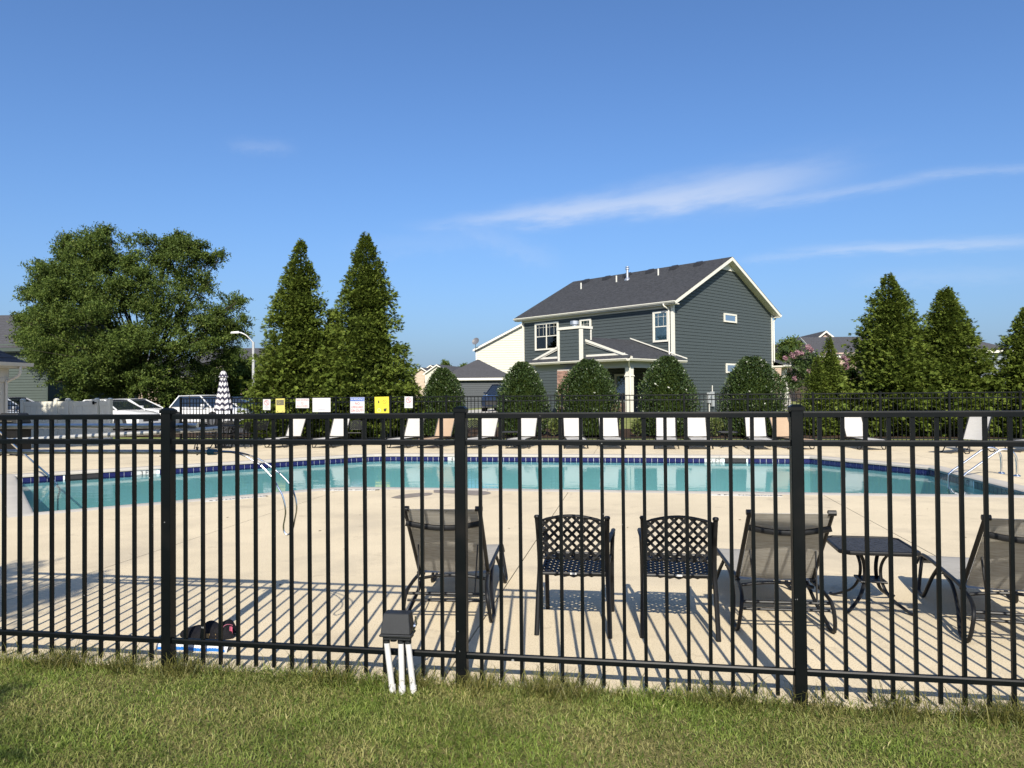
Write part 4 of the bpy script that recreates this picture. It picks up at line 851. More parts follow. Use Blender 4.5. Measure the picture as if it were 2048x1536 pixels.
tr = MB(); tr.box(-.045,.0-.001,-.045,.115,-.6,6.05).box(.0,.115,-.045,-.001,-.6,6.05); tr.box(-.045,-.001,HL-.115,HL+.02,-.6,6.0).box(HW-.115,HW+.03,-.045,-.001,-.6,6.05); tr.obj('corner_trim', M_TRIM, H_)
MB().box(-.05,-.001,.12,HL-.12,5.76,5.93).obj('frieze_board', M_TRIM, H_)
# roof
OG, OE = .45, .35
rf = MB(); shingle_geo(rf, (-OE-.03,HL+OG,ZE), (-OE-.03,-OG,ZE), (HW/2,-OG,ZR), (HW/2,HL+OG,ZR), 44, .022); shingle_geo(rf, (HW+OE+.03,-OG,ZE), (HW+OE+.03,HL+OG,ZE), (HW/2,HL+OG,ZR), (HW/2,-OG,ZR), 44, .022)
roof = rf.obj('roof', M_ROOF, H_)
for sg in (0, 1):
    for yy in (-OG, HL+OG-.03):
        xe, xr = (-OE, HW/2) if sg == 0 else (HW+OE, HW/2)
        MB().slab([(xe,yy,ZE-.20),(xr,yy,ZR-.22),(xr,yy,ZR-.012),(xe,yy,ZE-.012)], (0,.03,0)).obj('rake_board', M_TRIM, H_)
        yi = .0 if yy < 0 else HL; MB().hexa([(xe,min(yy,yi)+.031 if yy<0 else yi,ZE-.20),(xr,min(yy,yi)+.031 if yy<0 else yi,ZR-.22),(xr,yi if yy<0 else yy-.001,ZR-.22),(xe,yi if yy<0 else yy-.001,ZE-.20)],[(xe,min(yy,yi)+.031 if yy<0 else yi,ZE-.17),(xr,min(yy,yi)+.031 if yy<0 else yi,ZR-.19),(xr,yi if yy<0 else yy-.001,ZR-.19),(xe,yi if yy<0 else yy-.001,ZE-.17)]).obj('rake_soffit', M_TRIM, H_)
for sg, x0_, x1_ in ((0,-OE,0),(1,HW,HW+OE)): MB().box(x0_,x1_,-OG+.031,HL+OG-.031,ZE-.20,ZE-.15).obj('soffit', M_TRIM, H_)
def gutter(par, a, b, out):
    a, b, out = Vector(a), Vector(b), Vector(out); pr = [(0,-.12),(.07,-.12),(.125,-.04),(.125,.0),(.11,.0),(.10,-.03),(.01,-.10),(0,0)]
    vs = [a+out*p[0]+Vector((0,0,p[1])) for p in pr]+[b+out*p[0]+Vector((0,0,p[1])) for p in pr]
    return MB().add(vs, [tuple(range(8)), tuple(range(15,7,-1))]+[(i,8+i,8+(i+1)%8,(i+1)%8) for i in range(8)]).obj('gutter', M_TRIM, par)
gutter(H_, (-OE-.005,HL+OG,ZE-.02), (-OE-.005,-OG,ZE-.02), (-1,0,0)); gutter(H_, (HW+OE+.005,-OG,ZE-.02), (HW+OE+.005,HL+OG,ZE-.02), (1,0,0))
for pth in ([(-OE-.05,-.02+.35,ZE-.12),(-OE-.04,.30,ZE-.25),(-.10,.22,ZE-.42),(-.09,.20,ZE-.6),(-.09,.20,2.9)], [(-OE-.05,HL-.1,ZE-.12),(-.10,HL-.05,ZE-.42),(-.09,HL-.05,0)], [(HW+OE+.05,-.1,ZE-.12),(HW+.12,-.09,ZE-.42),(HW+.09,-.09,ZE-.6),(HW+.09,-.09,3.0)]):
    MB().tube(smoothpath(pth, 3), .04, 8).obj('downspout', M_TRIM, H_, smooth=True)
tri = MB().slab([(HW/2-.95,-.03,ZR-.25-.95*SLP),(HW/2+.95,-.03,ZR-.25-.95*SLP),(HW/2,-.03,ZR-.25)], (0,-.03,0)); tri.obj('gable_panel', M_TRIM, H_)
def hy(px, x): u = (px-1024)/CF; return (u*(HA.y+x*DC.y)-HA.x-x*DC.x)/(DB.x-u*DB.y)
def roofz(x): return ZE+SLP*(x+OE)
for px in (1173,1215,1256,1302,1350,1399):
    x = HW/2-.62; y = hy(px, x); z = roofz(x)+.03
    MB().hexa([(x-.20,y-.24,z-.10),(x+.22,y-.24,z+.12),(x+.22,y+.24,z+.12),(x-.20,y+.24,z-.10)],[(x-.17,y-.2,z+.09),(x+.18,y-.2,z+.24),(x+.18,y+.2,z+.24),(x-.17,y+.2,z+.09)]).obj('roof_vent', P('vent_black', (.02,.02,.021), .5), H_)
for px, x, h in ((1164,3.6,.42),(1235,3.95,.42),(1319,4.05,.42)): y = hy(px, x); MB().tube([(x,y,roofz(x)-.05),(x,y,roofz(x)+h)], .05, 10).obj('vent_pipe', M_WHITE, H_)
x = HW/2-1.35; y = hy(1257, x); z = roofz(x); M_GALV = P('galvanised', (.55,.56,.57), .35, .8)
MB().tube([(x,y,z-.1),(x,y,z+.72)], .085, 12).tube([(x,y,z+.66),(x,y,z+.74)], .13, 12).tube([(x,y,z+.80),(x,y,z+.84)], .13, 12).lathe([(.2,-.06),(.2,.0),(.1,.14),(0,.14)], 12, (x,y,z)).obj('flue', M_GALV, H_)
FAB = lambda u, z, d: (-.026-d, u, z); FAC = lambda u, z, d: (u, -.026-d, z)
window(H_, FAB, 8.42, 10.49, 3.92, 5.66, 2); window(H_, FAB, .22, 1.28, 3.93, 5.62, 1); window(H_, FAB, 5.75, 6.65, 4.2, 5.62, 1)
window(H_, FAC, 5.08, 6.5, 5.28, 5.80, 1, False, None, .09, False); window(H_, FAC, 5.25, 6.6, 2.28, 2.85, 1, False, None, .09, False)
# chimney
chm = link('chimney', None, H_); y0_, y1_, x0_, x1_ = 2.25, 3.85, -4.92, -4.15
MB().box(x0_,x1_,y0_,y1_,2.7,4.52).obj('chase', M_SIDE, chm)
for k in range(10):
    z = 2.72+k*PE; zz = min(z+PE, 4.52)
    MB().hexa([(x0_-.024,y0_+.09,z),(x0_,y0_+.09,z),(x0_,y1_-.09,z),(x0_-.024,y1_-.09,z)],[(x0_-.007,y0_+.09,zz),(x0_,y0_+.09,zz),(x0_,y1_-.09,zz),(x0_-.007,y1_-.09,zz)]).hexa([(x0_+.09,y0_-.024,z),(x1_-.06,y0_-.024,z),(x1_-.06,y0_,z),(x0_+.09,y0_,z)],[(x0_+.09,y0_-.007,zz),(x1_-.06,y0_-.007,zz),(x1_-.06,y0_,zz),(x0_+.09,y0_,zz)]).obj('siding_plank', M_SIDE, chm)
MB().box(x0_-.04,x0_-.001,y0_-.04,y0_+.11,2.7,4.51).box(x0_,x0_+.11,y0_-.04,y0_-.001,2.7,4.51).box(x0_-.04,x0_-.001,y1_-.1,y1_+.03,2.7,4.51).box(x1_-.07,x1_+.02,y0_-.04,y0_-.001,2.7,4.51).box(x0_-.07,x1_+.07,y0_-.07,y1_+.07,4.52,4.66).obj('chase_trim', M_TRIM, chm)
MB().tube([(-4.5,3.05,4.66),(-4.5,3.05,4.79)], .14, 14).tube([(-4.5,3.05,4.80),(-4.5,3.05,4.98)], .24, 16).obj('flue_cap', M_GALV, chm)
M_BRK = P('brown_brick', (.20,.105,.075), .9, col2=(.33,.20,.15), vscale=5, island=.3, bump=.3, bscale=50, bdist=.004); M_MORT = P('mortar', (.38,.34,.30), .95)
def bricks(par, x0, x1, y0, y1, z0, z1, name='brickwork'):
    MB().box(x0+.008,x1-.008,y0+.008,y1-.008,z0,z1).obj('mortar', M_MORT, par); mb = MB(); k = 0; z = z0
    while z < z1-.06:
        off = .11*(k%2); y = y0-off
        while y < y1: a, b = max(y, y0), min(y+.205, y1); (mb.box(x0,x0+.1,a,b,z,z+.062) if b-a > .03 else None); y += .215
        x = x0+.112-off
        while x < x1: a, b = max(x, x0+.105), min(x+.205, x1); (mb.box(a,b,y0,y0+.1,z,z+.062) if b-a > .03 else None); x += .215
        z += .072; k += 1
    return tag(mb.obj(name, M_BRK, par), kind='stuff')
bricks(chm, -4.95, -4.1, 2.2, 3.95, -.3, 2.42)
# porch
EP = 2.85; yl, yr, ym = 6.4, -.8, 2.85; zp = 4.16
pr_ = link('porch_roof', None, H_); mb = MB(); shingle_geo(mb, (-4.55,yr,EP+.02), (-.03,yr,EP+.02), (-.03,ym,zp), (-4.58,ym,zp), 26, .02); shingle_geo(mb, (-.03,yl,EP+.02), (-4.55,yl,EP+.02), (-4.58,ym,zp), (-.03,ym,zp), 26, .02); shingle_geo(mb, (-4.98,yl,EP), (-4.98,yr,EP), (-4.5,yr+.1,EP+.22), (-4.5,yl-.1,EP+.22), 4, .02); mb.obj('shingles', M_ROOF, pr_)
sp_ = (zp-EP)/(ym-yr)
MB().slab([(-4.5,yl-.35,EP+.20),(-4.5,yr+.35,EP+.20),(-4.5,ym,zp-.12)], (.06,0,0)).obj('pediment', M_SIDE, pr_)
for k in range(7):
    z = EP+.24+k*PE; zz = z+PE; ya = lambda q: (q-EP-.02)/sp_
    if yr+ya(zz) < ym-.2: MB().hexa([(-4.524,yr+ya(z)+.25,z),(-4.5,yr+ya(z)+.25,z),(-4.5,yl-ya(z)-.25,z),(-4.524,yl-ya(z)-.25,z)],[(-4.507,yr+ya(zz)+.25,zz),(-4.5,yr+ya(zz)+.25,zz),(-4.5,yl-ya(zz)-.25,zz),(-4.507,yl-ya(zz)-.25,zz)]).obj('siding_plank', M_SIDE, pr_)
for ye in (yl, yr):
    MB().slab([(-4.62,ye,EP-.02),(-4.62,ym,zp-.10),(-4.62,ym,zp+.02),(-4.62,ye,EP+.10)], (.03,0,0)).slab([(-4.58,ye+(.35 if ye < 0 else -.35),EP+.06),(-4.58,ym,zp-.20),(-4.58,ym,zp-.11),(-4.58,ye+(.35 if ye < 0 else -.35),EP+.15)], (.04,0,0)).obj('rake_board', M_TRIM, pr_)
MB().box(-4.57,-4.53,yr+.5,yl-.5,EP+.19,EP+.30).obj('chord_board', M_TRIM, pr_)
gutter(pr_, (-4.985,yl,EP), (-4.985,yr,EP), (-1,0,0)); gutter(pr_, (-4.95,yr-.005,EP), (-.05,yr-.005,EP), (0,-1,0))
MB().box(-4.95,-.05,yr+.02,yl-.02,EP-.12,EP-.06).obj('soffit', M_TRIM, pr_); MB().box(-4.45,-4.15,yr+.3,yl-.3,2.42,EP-.121).box(-4.14,-.05,yr+.3,yr+.55,2.42,EP-.121).obj('beam', P('grey_beam', (.30,.32,.31), .6), pr_)
MB().slab([(-.07,yr-.1,EP+.08),(-.07,ym,zp+.06),(-.07,ym,zp+.12),(-.07,yr-.1,EP+.14)], (.04,0,0)).obj('flashing', M_TRIM, pr_)
cl_ = MB().box(-4.46,-4.16,-.52,-.22,.02,2.419).obj('column', M_TRIM, H_); MB().box(-4.49,-4.13,-.55,-.19,1.98,2.04).obj('collar', M_TRIM, cl_); MB().box(-4.5,-4.12,-.56,-.18,.0,.18).obj('plinth', M_TRIM, cl_)
MB().tube(smoothpath([(-4.9,-.82,EP-.1),(-4.7,-.66,EP-.30),(-4.52,-.56,EP-.42),(-4.5,-.55,EP-.6),(-4.5,-.55,.1)], 3), .035, 8).obj('downspout', M_TRIM, H_)
MB().box(-4.6,-.03,-.8,6.2,-.5,-.02).obj('porch_floor', M_DRIVE, H_)
window(H_, FAB, 3.0, 4.0, .0, 2.25, 1, False, name='door'); window(H_, FAB, 1.15, 1.95, .5, 2.2, 1, False); window(H_, FAB, 4.6, 5.4, .5, 2.2, 1, False)
pier = link('barbecue_pier', None, H_); bricks(pier, -3.9, -3.2, .55, 1.5, -.05, .72); MB().box(-4.0,-3.1,.45,1.6,.73,.80).obj('counter', M_WHITE, pier)
# small side porch and meters
mb = MB(); shingle_geo(mb, (HW-.05,-.75,EP), (HW+1.7,-.75,EP), (HW+.9,.9,EP+.62), (HW-.05,.9,EP+.62), 10); shingle_geo(mb, (HW+1.7,-.75,EP), (HW+1.7,3,EP), (HW+.9,3,EP+.62), (HW+.9,.9,EP+.62), 8)
s2 = mb.obj('side_porch_roof', M_ROOF, H_); gutter(s2, (HW-.05,-.755,EP), (HW+1.7,-.755,EP), (0,-1,0)); MB().box(HW-.05,HW+1.66,-.7,3,EP-.13,EP-.03).obj('soffit', M_TRIM, s2)
cc = MB().hexa([(HW+.80,-.5,.75),(HW+1.2,-.5,.75),(HW+1.2,-.1,.75),(HW+.80,-.1,.75)],[(HW+.87,-.43,EP-.131),(HW+1.13,-.43,EP-.131),(HW+1.13,-.17,EP-.131),(HW+.87,-.17,EP-.131)]).obj('column', M_TRIM, H_); MB().box(HW+.72,HW+1.28,-.58,-.02,-.4,.749).obj('stone_base', P('rubble_stone', (.22,.2,.18), .9, col2=(.45,.43,.4), vscale=6, bump=.8, bscale=9, bdist=.05), cc)
yq = 3.2
MB().box(yq,yq+.26,-.16,-.03,.55,1.15).obj('meter', P('meter_grey', (.36,.38,.39), .5, .2), H_); MB().box(yq+.36,yq+.62,-.14,-.03,.35,1.2).obj('meter', MATS['meter_grey'], H_); MB().tube([(yq+.13,-.2,.85),(yq+.13,-.16,.85)], .09, 14).obj('meter_dial', M_GALV, H_)
MB().tube([(yq+.49,-.08,1.2),(yq+.49,-.08,1.55)], .03, 8).tube([(yq+.13,-.09,.55),(yq+.13,-.09,-.4)], .03, 8).obj('conduit', M_WHITE, H_)

def simple_house(label, x, y, rz, Lx, Ly, ze, zr, wmat, rmat=None, hip=False, lap=.2, wins=(), name='house', ov=.35, tmat=None, z=None, ridge_y=False):
    """local: front wall faces -y, from x 0..Lx; gable=ridge along x, or along y with ridge_y"""
    rmat = rmat or M_ROOF; tmat = tmat or M_TRIM; z = gz(x, y) if z is None else z
    o = thing(name, label, 'house', (x, y, z), rz); ze -= z; zr -= z; hx, hy_ = Lx/2, Ly/2
    mb = MB(); n_ = int(ze/lap)+1
    gab = lambda q: max(0, (q-ze)/(zr-ze)*(hx if ridge_y else hy_))
    def lapwall(F, W_, gable):
        k = -2
        while True:
            a, b = k*lap, (k+1)*lap; k += 1
            if (not gable and a > ze) or a > zr-.3: break
            ia, ib = (gab(a), gab(b)) if gable else (0, 0)
            if W_-2*ib < .2: break
            mb.add([F(ia,a,.035), F(W_-ia,a,.035), F(W_-ib,b,.003), F(ib,b,.003), F(ia,a,0), F(W_-ia,a,0)], [(0,1,2,3),(4,5,1,0)])
    g1_, g2_ = (not hip) and ridge_y, (not hip) and (not ridge_y)
    lapwall(lambda u, q, d: (u, -d, q), Lx, g1_); lapwall(lambda u, q, d: (Lx-u, Ly+d, q), Lx, g1_); lapwall(lambda u, q, d: (Lx+d, u, q), Ly, g2_); lapwall(lambda u, q, d: (-d, Ly-u, q), Ly, g2_)
    mb.box(.01,Lx-.01,.01,Ly-.01,-.6,ze-.02); mb.obj('wall', wmat, o)
    tb_ = MB()
    for cx in (0, Lx):
        for cy in (0, Ly): tb_.box(cx-.05,cx+.05,cy-.05,cy+.05,-.5,ze-.05)
    tb_.obj('corner_trim', tmat, o)
    r_ = MB(); k = max(8, int(math.hypot((hx if ridge_y else hy_), zr-ze)/.28))
    if hip:
        i = min(hx, hy_); A, B, C_, D = (-ov,-ov,ze), (Lx+ov,-ov,ze), (Lx+ov,Ly+ov,ze), (-ov,Ly+ov,ze); R1, R2 = ((i,hy_,zr),(Lx-i,hy_,zr)) if Lx >= Ly else ((hx,i,zr),(hx,Ly-i,zr))
        if Lx >= Ly: shingle_geo(r_, A, B, R2, R1, k); shingle_geo(r_, C_, D, R1, R2, k); shingle_geo(r_, B, C_, R2, R2, k); shingle_geo(r_, D, A, R1, R1, k)
        else: shingle_geo(r_, A, B, R1, R1, k); shingle_geo(r_, C_, D, R2, R2, k); shingle_geo(r_, B, C_, R2, R1, k); shingle_geo(r_, D, A, R1, R2, k)
    elif ridge_y:
        shingle_geo(r_, (-ov,Ly+ov,ze-ov*.4), (-ov,-ov,ze-ov*.4), (hx,-ov,zr), (hx,Ly+ov,zr), k); shingle_geo(r_, (Lx+ov,-ov,ze-ov*.4), (Lx+ov,Ly+ov,ze-ov*.4), (hx,Ly+ov,zr), (hx,-ov,zr), k)
    else:
        shingle_geo(r_, (-ov,-ov,ze-ov*.4), (Lx+ov,-ov,ze-ov*.4), (Lx+ov,hy_,zr), (-ov,hy_,zr), k); shingle_geo(r_, (Lx+ov,Ly+ov,ze-ov*.4), (-ov,Ly+ov,ze-ov*.4), (-ov,hy_,zr), (Lx+ov,hy_,zr), k)
    r_.obj('roof', rmat, o)
    if hip or not ridge_y: MB().box(-ov,Lx+ov,-ov-.04,-ov-.005,ze-.22-(0 if hip else ov*.4),ze-.01-(0 if hip else ov*.4)).obj('fascia', tmat, o)
    if hip: MB().box(Lx+ov+.005,Lx+ov+.04,-ov,Ly+ov,ze-.22,ze-.01).box(-ov-.04,-ov-.005,-ov,Ly+ov,ze-.22,ze-.01).box(-ov,Lx+ov,-ov,Ly+ov,ze-.24,ze-.225).obj('side_fascia', tmat, o)
    if ridge_y and not hip:
        for xe in (-ov, Lx+ov): MB().slab([(xe,-ov-.04,ze-ov*.4-.22),(hx,-ov-.04,zr-.22),(hx,-ov-.04,zr-.012),(xe,-ov-.04,ze-ov*.4-.012)], (0,.035,0)).obj('rake_board', tmat, o)
    if (not ridge_y) and not hip:
        for xx in (-ov-.03, Lx+ov):
            for ye, yr_ in ((-ov, hy_), (Ly+ov, hy_)): MB().slab([(xx,ye,ze-ov*.4-.22),(xx,yr_,zr-.22),(xx,yr_,zr-.012),(xx,ye,ze-ov*.4-.012)], (.03,0,0)).obj('rake_board', tmat, o)
    for (u0_, u1_, z0_, z1_) in wins: window(o, lambda u, q, d: (u, -.024-d, q), u0_, u1_, z0_, z1_, 1, False, tmat)
    return o
M_WSIDE = P('cream_siding', (.43,.42,.345), .6, var=.02, vscale=2); M_GREEN = P('sage_siding', (.034,.048,.039), .65, var=.05, vscale=2); M_NAVY2 = P('dark_siding', (.035,.042,.048), .7)  # sage siding darkened: tree shade is put into its colour
M_BEIGE = P('beige_siding', (.40,.32,.24), .7, var=.04, vscale=2); M_PALE = P('pale_blue_siding', (.17,.20,.225), .65, var=.03, vscale=2); M_TAN2 = P('tan_brick', (.30,.22,.17), .9, col2=(.40,.31,.25), vscale=12)
M_ROOFG = P('grey_roof', (.034,.034,.037), .95, col2=(.062,.062,.068), vscale=5, stretch=(1,1,6), bump=.4, bscale=12, bdist=.03)
wh = simple_house('cream sided house behind the slate grey house with a sloping roof edge', -3.83, 80, 0, 13.6, 12, 6.62, 10.2, M_WSIDE, ridge_y=True, lap=.26, wins=((2.5,4.1,4.3,5.6),) if False else ())
dsh = thing('satellite_dish', 'small dark satellite dish on the roof edge of the cream house', 'satellite dish', at(951, 693, 79.6)); MB().tube([(0,0,-.35),(.02,-.05,.3),(.1,-.2,.45)], .04, 6).obj('mast', M_GALV, dsh)
MB().lathe([(0,.0),(.22,.03),(.40,.12),(.42,.14),(.22,.06),(0,.03)], 16).obj('dish', P('dish_grey', (.10,.10,.11), .5), dsh).matrix_local = Matrix.Translation((.08,-.2,.5)) @ Matrix.Rotation(R(62), 4, 'X') @ Matrix.Rotation(R(-25), 4, 'Y')
simple_house('dark sided garage with a low hip roof left of the cream house', -6.6, 70, 0, 6.5, 8, 3.2, 5.1, M_NAVY2, M_ROOFG, hip=True)
for (px, py, wpx, Y, mat, lab) in ((845,735,30,128,M_BEIGE,'beige gable end of a distant house left of the round holly'),(876,729,40,126,M_WSIDE,'cream gable of a distant house peeking over the round holly'),(863,730,30,150,M_TAN2,'farther distant gable behind the cream one over the round holly'),(906,733,34,140,M_WSIDE,'distant cream gable right of the round holly top'),(937,736,26,170,M_WSIDE,'tiny distant white gable next to the garage roof')):
    a = at(px, py, Y); w_ = wpx/CF*Y*1.25; simple_house(lab, a.x-w_/2, Y, R(-14), w_, 14, a.z-w_*.34, a.z, mat, M_ROOFG, ridge_y=True, lap=.25)
r1 = simple_house('long far house with grey roof behind the pink crape myrtle', 31.2, 75, R(-4), 16, 10, 5.4, 7.5, M_TAN2, M_ROOFG, hip=False)
simple_house('far house with a small white gable peak above the pink crape myrtle', 32.9, 86.5, R(-4), 7.2, 12, 5.6, 8.7, M_TAN2, M_ROOFG, ridge_y=True)
simple_house('low far house with a grey roof just right of the slate house', 21, 84, R(-3), 12, 9, 5.2, 7.3, M_TAN2, M_ROOFG)
simple_house('pale blue far house with a hip roof at the right between conifers', 34.6, 65, R(-3), 8.8, 8.8, 5.1, 7.3, M_PALE, M_ROOFG, hip=True)
simple_house('sage green sided house behind the left parked cars', -50, 47, R(-3), 21.3, 10, 4.9, 7.4, M_GREEN, M_ROOFG, lap=.17, tmat=M_GREEN)
simple_house('beige far house with grey roof behind the street lamp', -33, 76, R(4), 9.5, 9, 4.6, 6.9, M_BEIGE, M_ROOFG, wins=((3,4.2,1,2.3),(6.4,7.6,1,2.3)))
simple_house('distant tan brick house under the big tree between trunk and umbrella', -37.5, 66, R(2), 8, 8, 3.6, 5.6, M_TAN2, M_ROOFG, ridge_y=True)

# ------------------------------------------------------------------ cars
M_GLASSC = P('car_glass', (.012,.016,.022), .04, spec=.9, coat=.5); M_RIM = P('alloy_rim', (.5,.5,.5), .3, .9)
def car(label, loc, rz, paint, L=4.7, W_=1.82, H=1.46, suv=False):
    o = thing('parked_car', label, 'car', loc, rz, 'cars parked beyond the pool fence'); h = W_/2
    bt = .66*H if not suv else .62*H
    st_ = [(0,.52*H,.30,.80),(.02,.60*H,.24,.90),(.07,bt+.02,.20,.97),(.2,bt+.01,.18,1),(.45,bt,.17,1),(.66,bt-.01,.17,1),(.76,bt-.03*H,.18,.99),(.88,.58*H,.20,.96),(.955,.52*H,.22,.90),(.985,.45*H,.26,.84),(1,.38*H,.32,.78)]
    vs = []; fs = []
    for f_, zt, zb, ws in st_:
        w = h*ws; zm = zb+(zt-zb)*.55; x = (f_-.5)*L
        vs += [(x,y,z) for y, z in ((-w*.9,zb),(-w,zb+.1),(-w*1.0,zm),(-w*.965,zt-.06),(-w*.88,zt),(-w*.4,zt+.025),(w*.4,zt+.025),(w*.88,zt),(w*.965,zt-.06),(w,zm),(w,zb+.1),(w*.9,zb))]
    for i in range(len(st_)-1):
        for j in range(12): fs.append((i*12+j, (i+1)*12+j, (i+1)*12+(j+1)%12, i*12+(j+1)%12))
    fs += [tuple(range(11,-1,-1)), tuple(range(len(st_)*12-12, len(st_)*12))]
    MB().add(vs, fs).obj('body', paint, o, smooth=True)
    b0, b1, t0, t1 = ((.09,.745,.28,.54) if not suv else (.03,.755,.15,.52)); zb, zt = bt-.02, H-.035; wb, wt = h*.90, h*.70
    X = lambda f_: (f_-.5)*L
    gls = []
    for f_b, f_t in ((b0,t0),(b0*.6+b1*.4,t0*.6+t1*.4),(b1,t1)): gls.append((X(f_b),X(f_t)))
    MB().hexa([(X(b0),-wb,zb),(X(b1),-wb,zb),(X(b1),wb,zb),(X(b0),wb,zb)],[(X(t0),-wt,zt),(X(t1),-wt,zt),(X(t1),wt,zt),(X(t0),wt,zt)]).obj('glass', M_GLASSC, o, bevel=.04)
    MB().grid(lambda u, v: (X(t0-.012)+(X(t1+.012)-X(t0-.012))*u, (-wt-.015)+(2*wt+.03)*v, zt-.012+.045*(1-(2*v-1)**2)*(1-.5*(2*u-1)**2)), 8, 8, -.03).obj('roof', paint, o, smooth=True)
    for sg in (-1, 1):
        pl = MB()
        for fb, ft, wd_ in ((b0,t0,.06),(b1,t1,.055)): pl.bar((X(fb),sg*(wb+.004),zb),(X(ft),sg*(wt+.006),zt+.004), wd_, .035, (0,1,0))
        pl.obj('pillar', paint, o); MB().bar((X((b0+b1)/2-.01),sg*(wb+.004),zb),(X((t0+t1)/2-.005),sg*(wt+.006),zt+.004), .05, .03, (0,1,0)).obj('door_pillar', M_RUBBER, o); MB().box(X(.24),X(.70),sg*h*.985-.006,sg*h*.985+.006,bt-.10,bt-.075).obj('door_line', M_RUBBER, o)
        for f_ in (.19, .80):
            x = X(f_); r_ = .335 if not suv else .37; MB().tube([(x,sg*(h-.24),r_),(x,sg*(h+.004),r_)], r_+.055, 20).obj('wheel_arch', M_RUBBER, o)
            wl = MB().tube([(x,sg*(h-.2),r_),(x,sg*(h+.012),r_)], r_, 20).obj('wheel', M_RUBBER, o); MB().tube([(x,sg*(h+.0125),r_),(x,sg*(h+.02),r_)], r_*.66, 10).obj('rim', M_RIM, wl)
        MB().box(X(.66)-.06,X(.66)+.06,sg*(h+.0) if sg > 0 else -h-.16,sg*(h+.0)+.16 if sg > 0 else -h,bt+.03,bt+.16).obj('mirror', paint, o, bevel=.02)
        MB().slab([(X(.955),sg*h*.60,.50*H),(X(.915),sg*h*.90,.53*H),(X(.925),sg*h*.90,.45*H),(X(.968),sg*h*.60,.44*H)], (.03,sg*.02,.0)).obj('headlight', P('headlight', (.55,.57,.6), .1, .3), o)
        MB().slab([(X(.006),sg*h*.55,.57*H),(X(.035),sg*h*.93,.60*H),(X(.035),sg*h*.93,.50*H),(X(.004),sg*h*.55,.50*H)], (-.03,sg*.015,0)).obj('tail_light', P('tail_light', (.35,.02,.02), .2), o)
    MB().box(X(.985),X(1)+.004,-h*.5,h*.5,.40,.40+.16*H).obj('grille', M_RUBBER, o, bevel=.01)
    return o
M_CWHITE = P('car_white', (.62,.62,.61), .18, coat=.6); M_CSILV = P('car_silver', (.42,.43,.45), .25, .5, coat=.6); M_CBLUE = P('car_navy', (.012,.018,.035), .2, coat=.8); M_CGREY = P('car_dark_blue', (.02,.035,.07), .22, coat=.6)
def place(px, Y): p = at(px, 800, Y); return (p.x, p.y, gz(p.x, p.y)+.015)
car('silver car with dark windows parked at the far left behind the vinyl fence', place(28, 37), R(-4), M_CSILV, 4.9, 1.85, 1.60, True)
car('white car nose right behind the vinyl gate, beside the tree trunk', place(226, 36), R(-20), M_CWHITE, 4.75)
car('white car mostly hidden behind another white car, only windscreen and hood showing', place(268, 39.8), R(-10), M_CWHITE, 4.7)
car('white crossover parked behind the closed chevron umbrella', place(420, 38.5), R(-30), M_CWHITE, 4.5, 1.85, 1.62, True)
car('dark blue car peeking out right of the chevron umbrella', place(482, 40.5), R(-12), M_CGREY, 4.6, 1.82, 1.5)
q = at(996, 800, 53); car('navy blue vehicle in the driveway before the cream house, facing the pool', (q.x+.3, q.y, gz(q.x,q.y)+.02), R(-105), M_CBLUE, 4.9, 1.95, 1.85, True)
# ------------------------------------------------------------------ plants
def unit(v): return v/np.maximum(1e-9, np.linalg.norm(v, axis=-1, keepdims=True))
def rnd_unit(n): return unit(rng.normal(size=(n,3)))
def leaf_quads(c, d, nrm, l, w):
    """diamond leaves centred at c, along d, lying across nrm"""
    d = unit(d); s = unit(np.cross(d, nrm)); l = np.asarray(l).reshape(-1,1); w = np.asarray(w).reshape(-1,1)
    V = np.stack([c-d*l*.5, c+s*w*.5, c+d*l*.5, c-s*w*.5], 1); n = len(c)
    return V.reshape(-1,3), np.arange(n*4).reshape(n,4)
def cluster_points(blobs, n):
    vol = np.array([b[3]*b[4]*b[5] for b in blobs])**.72; k = rng.choice(len(blobs), n, p=vol/vol.sum()); B = np.array(blobs)[k]
    d = rnd_unit(n); rr = rng.random(n)**.28; return B[:,:3]+d*B[:,3:6]*rr[:,None], d, B
def clump_points(blobs, n, k=16):
    """twigs gathered into flattened sprays that sit on the skin of each bough, with hollows between them"""
    B = np.array(blobs); nb = len(B); d = rnd_unit(nb*k); rr = .22+.9*rng.random(nb*k)**.6
    cc = np.repeat(B[:,:3], k, 0)+d*np.repeat(B[:,3:6], k, 0)*rr[:,None]; rad = np.repeat(B[:,3], k)*(.26+.22*rng.random(nb*k))
    wt = rad**1.6; j = rng.choice(nb*k, n, p=wt/wt.sum()); e = rnd_unit(n)*(rng.random(n)**.45)[:,None]*rad[j][:,None]*np.array([1.25,1.25,.62])
    return cc[j]+e, unit(d[j]*1.1+unit(e+1e-6)*.5), B[j//k]
M_BARK = P('bark', (.06,.047,.036), .95, var=.3, vscale=20, stretch=(1,1,.3), bump=.8, bscale=30, bdist=.02)
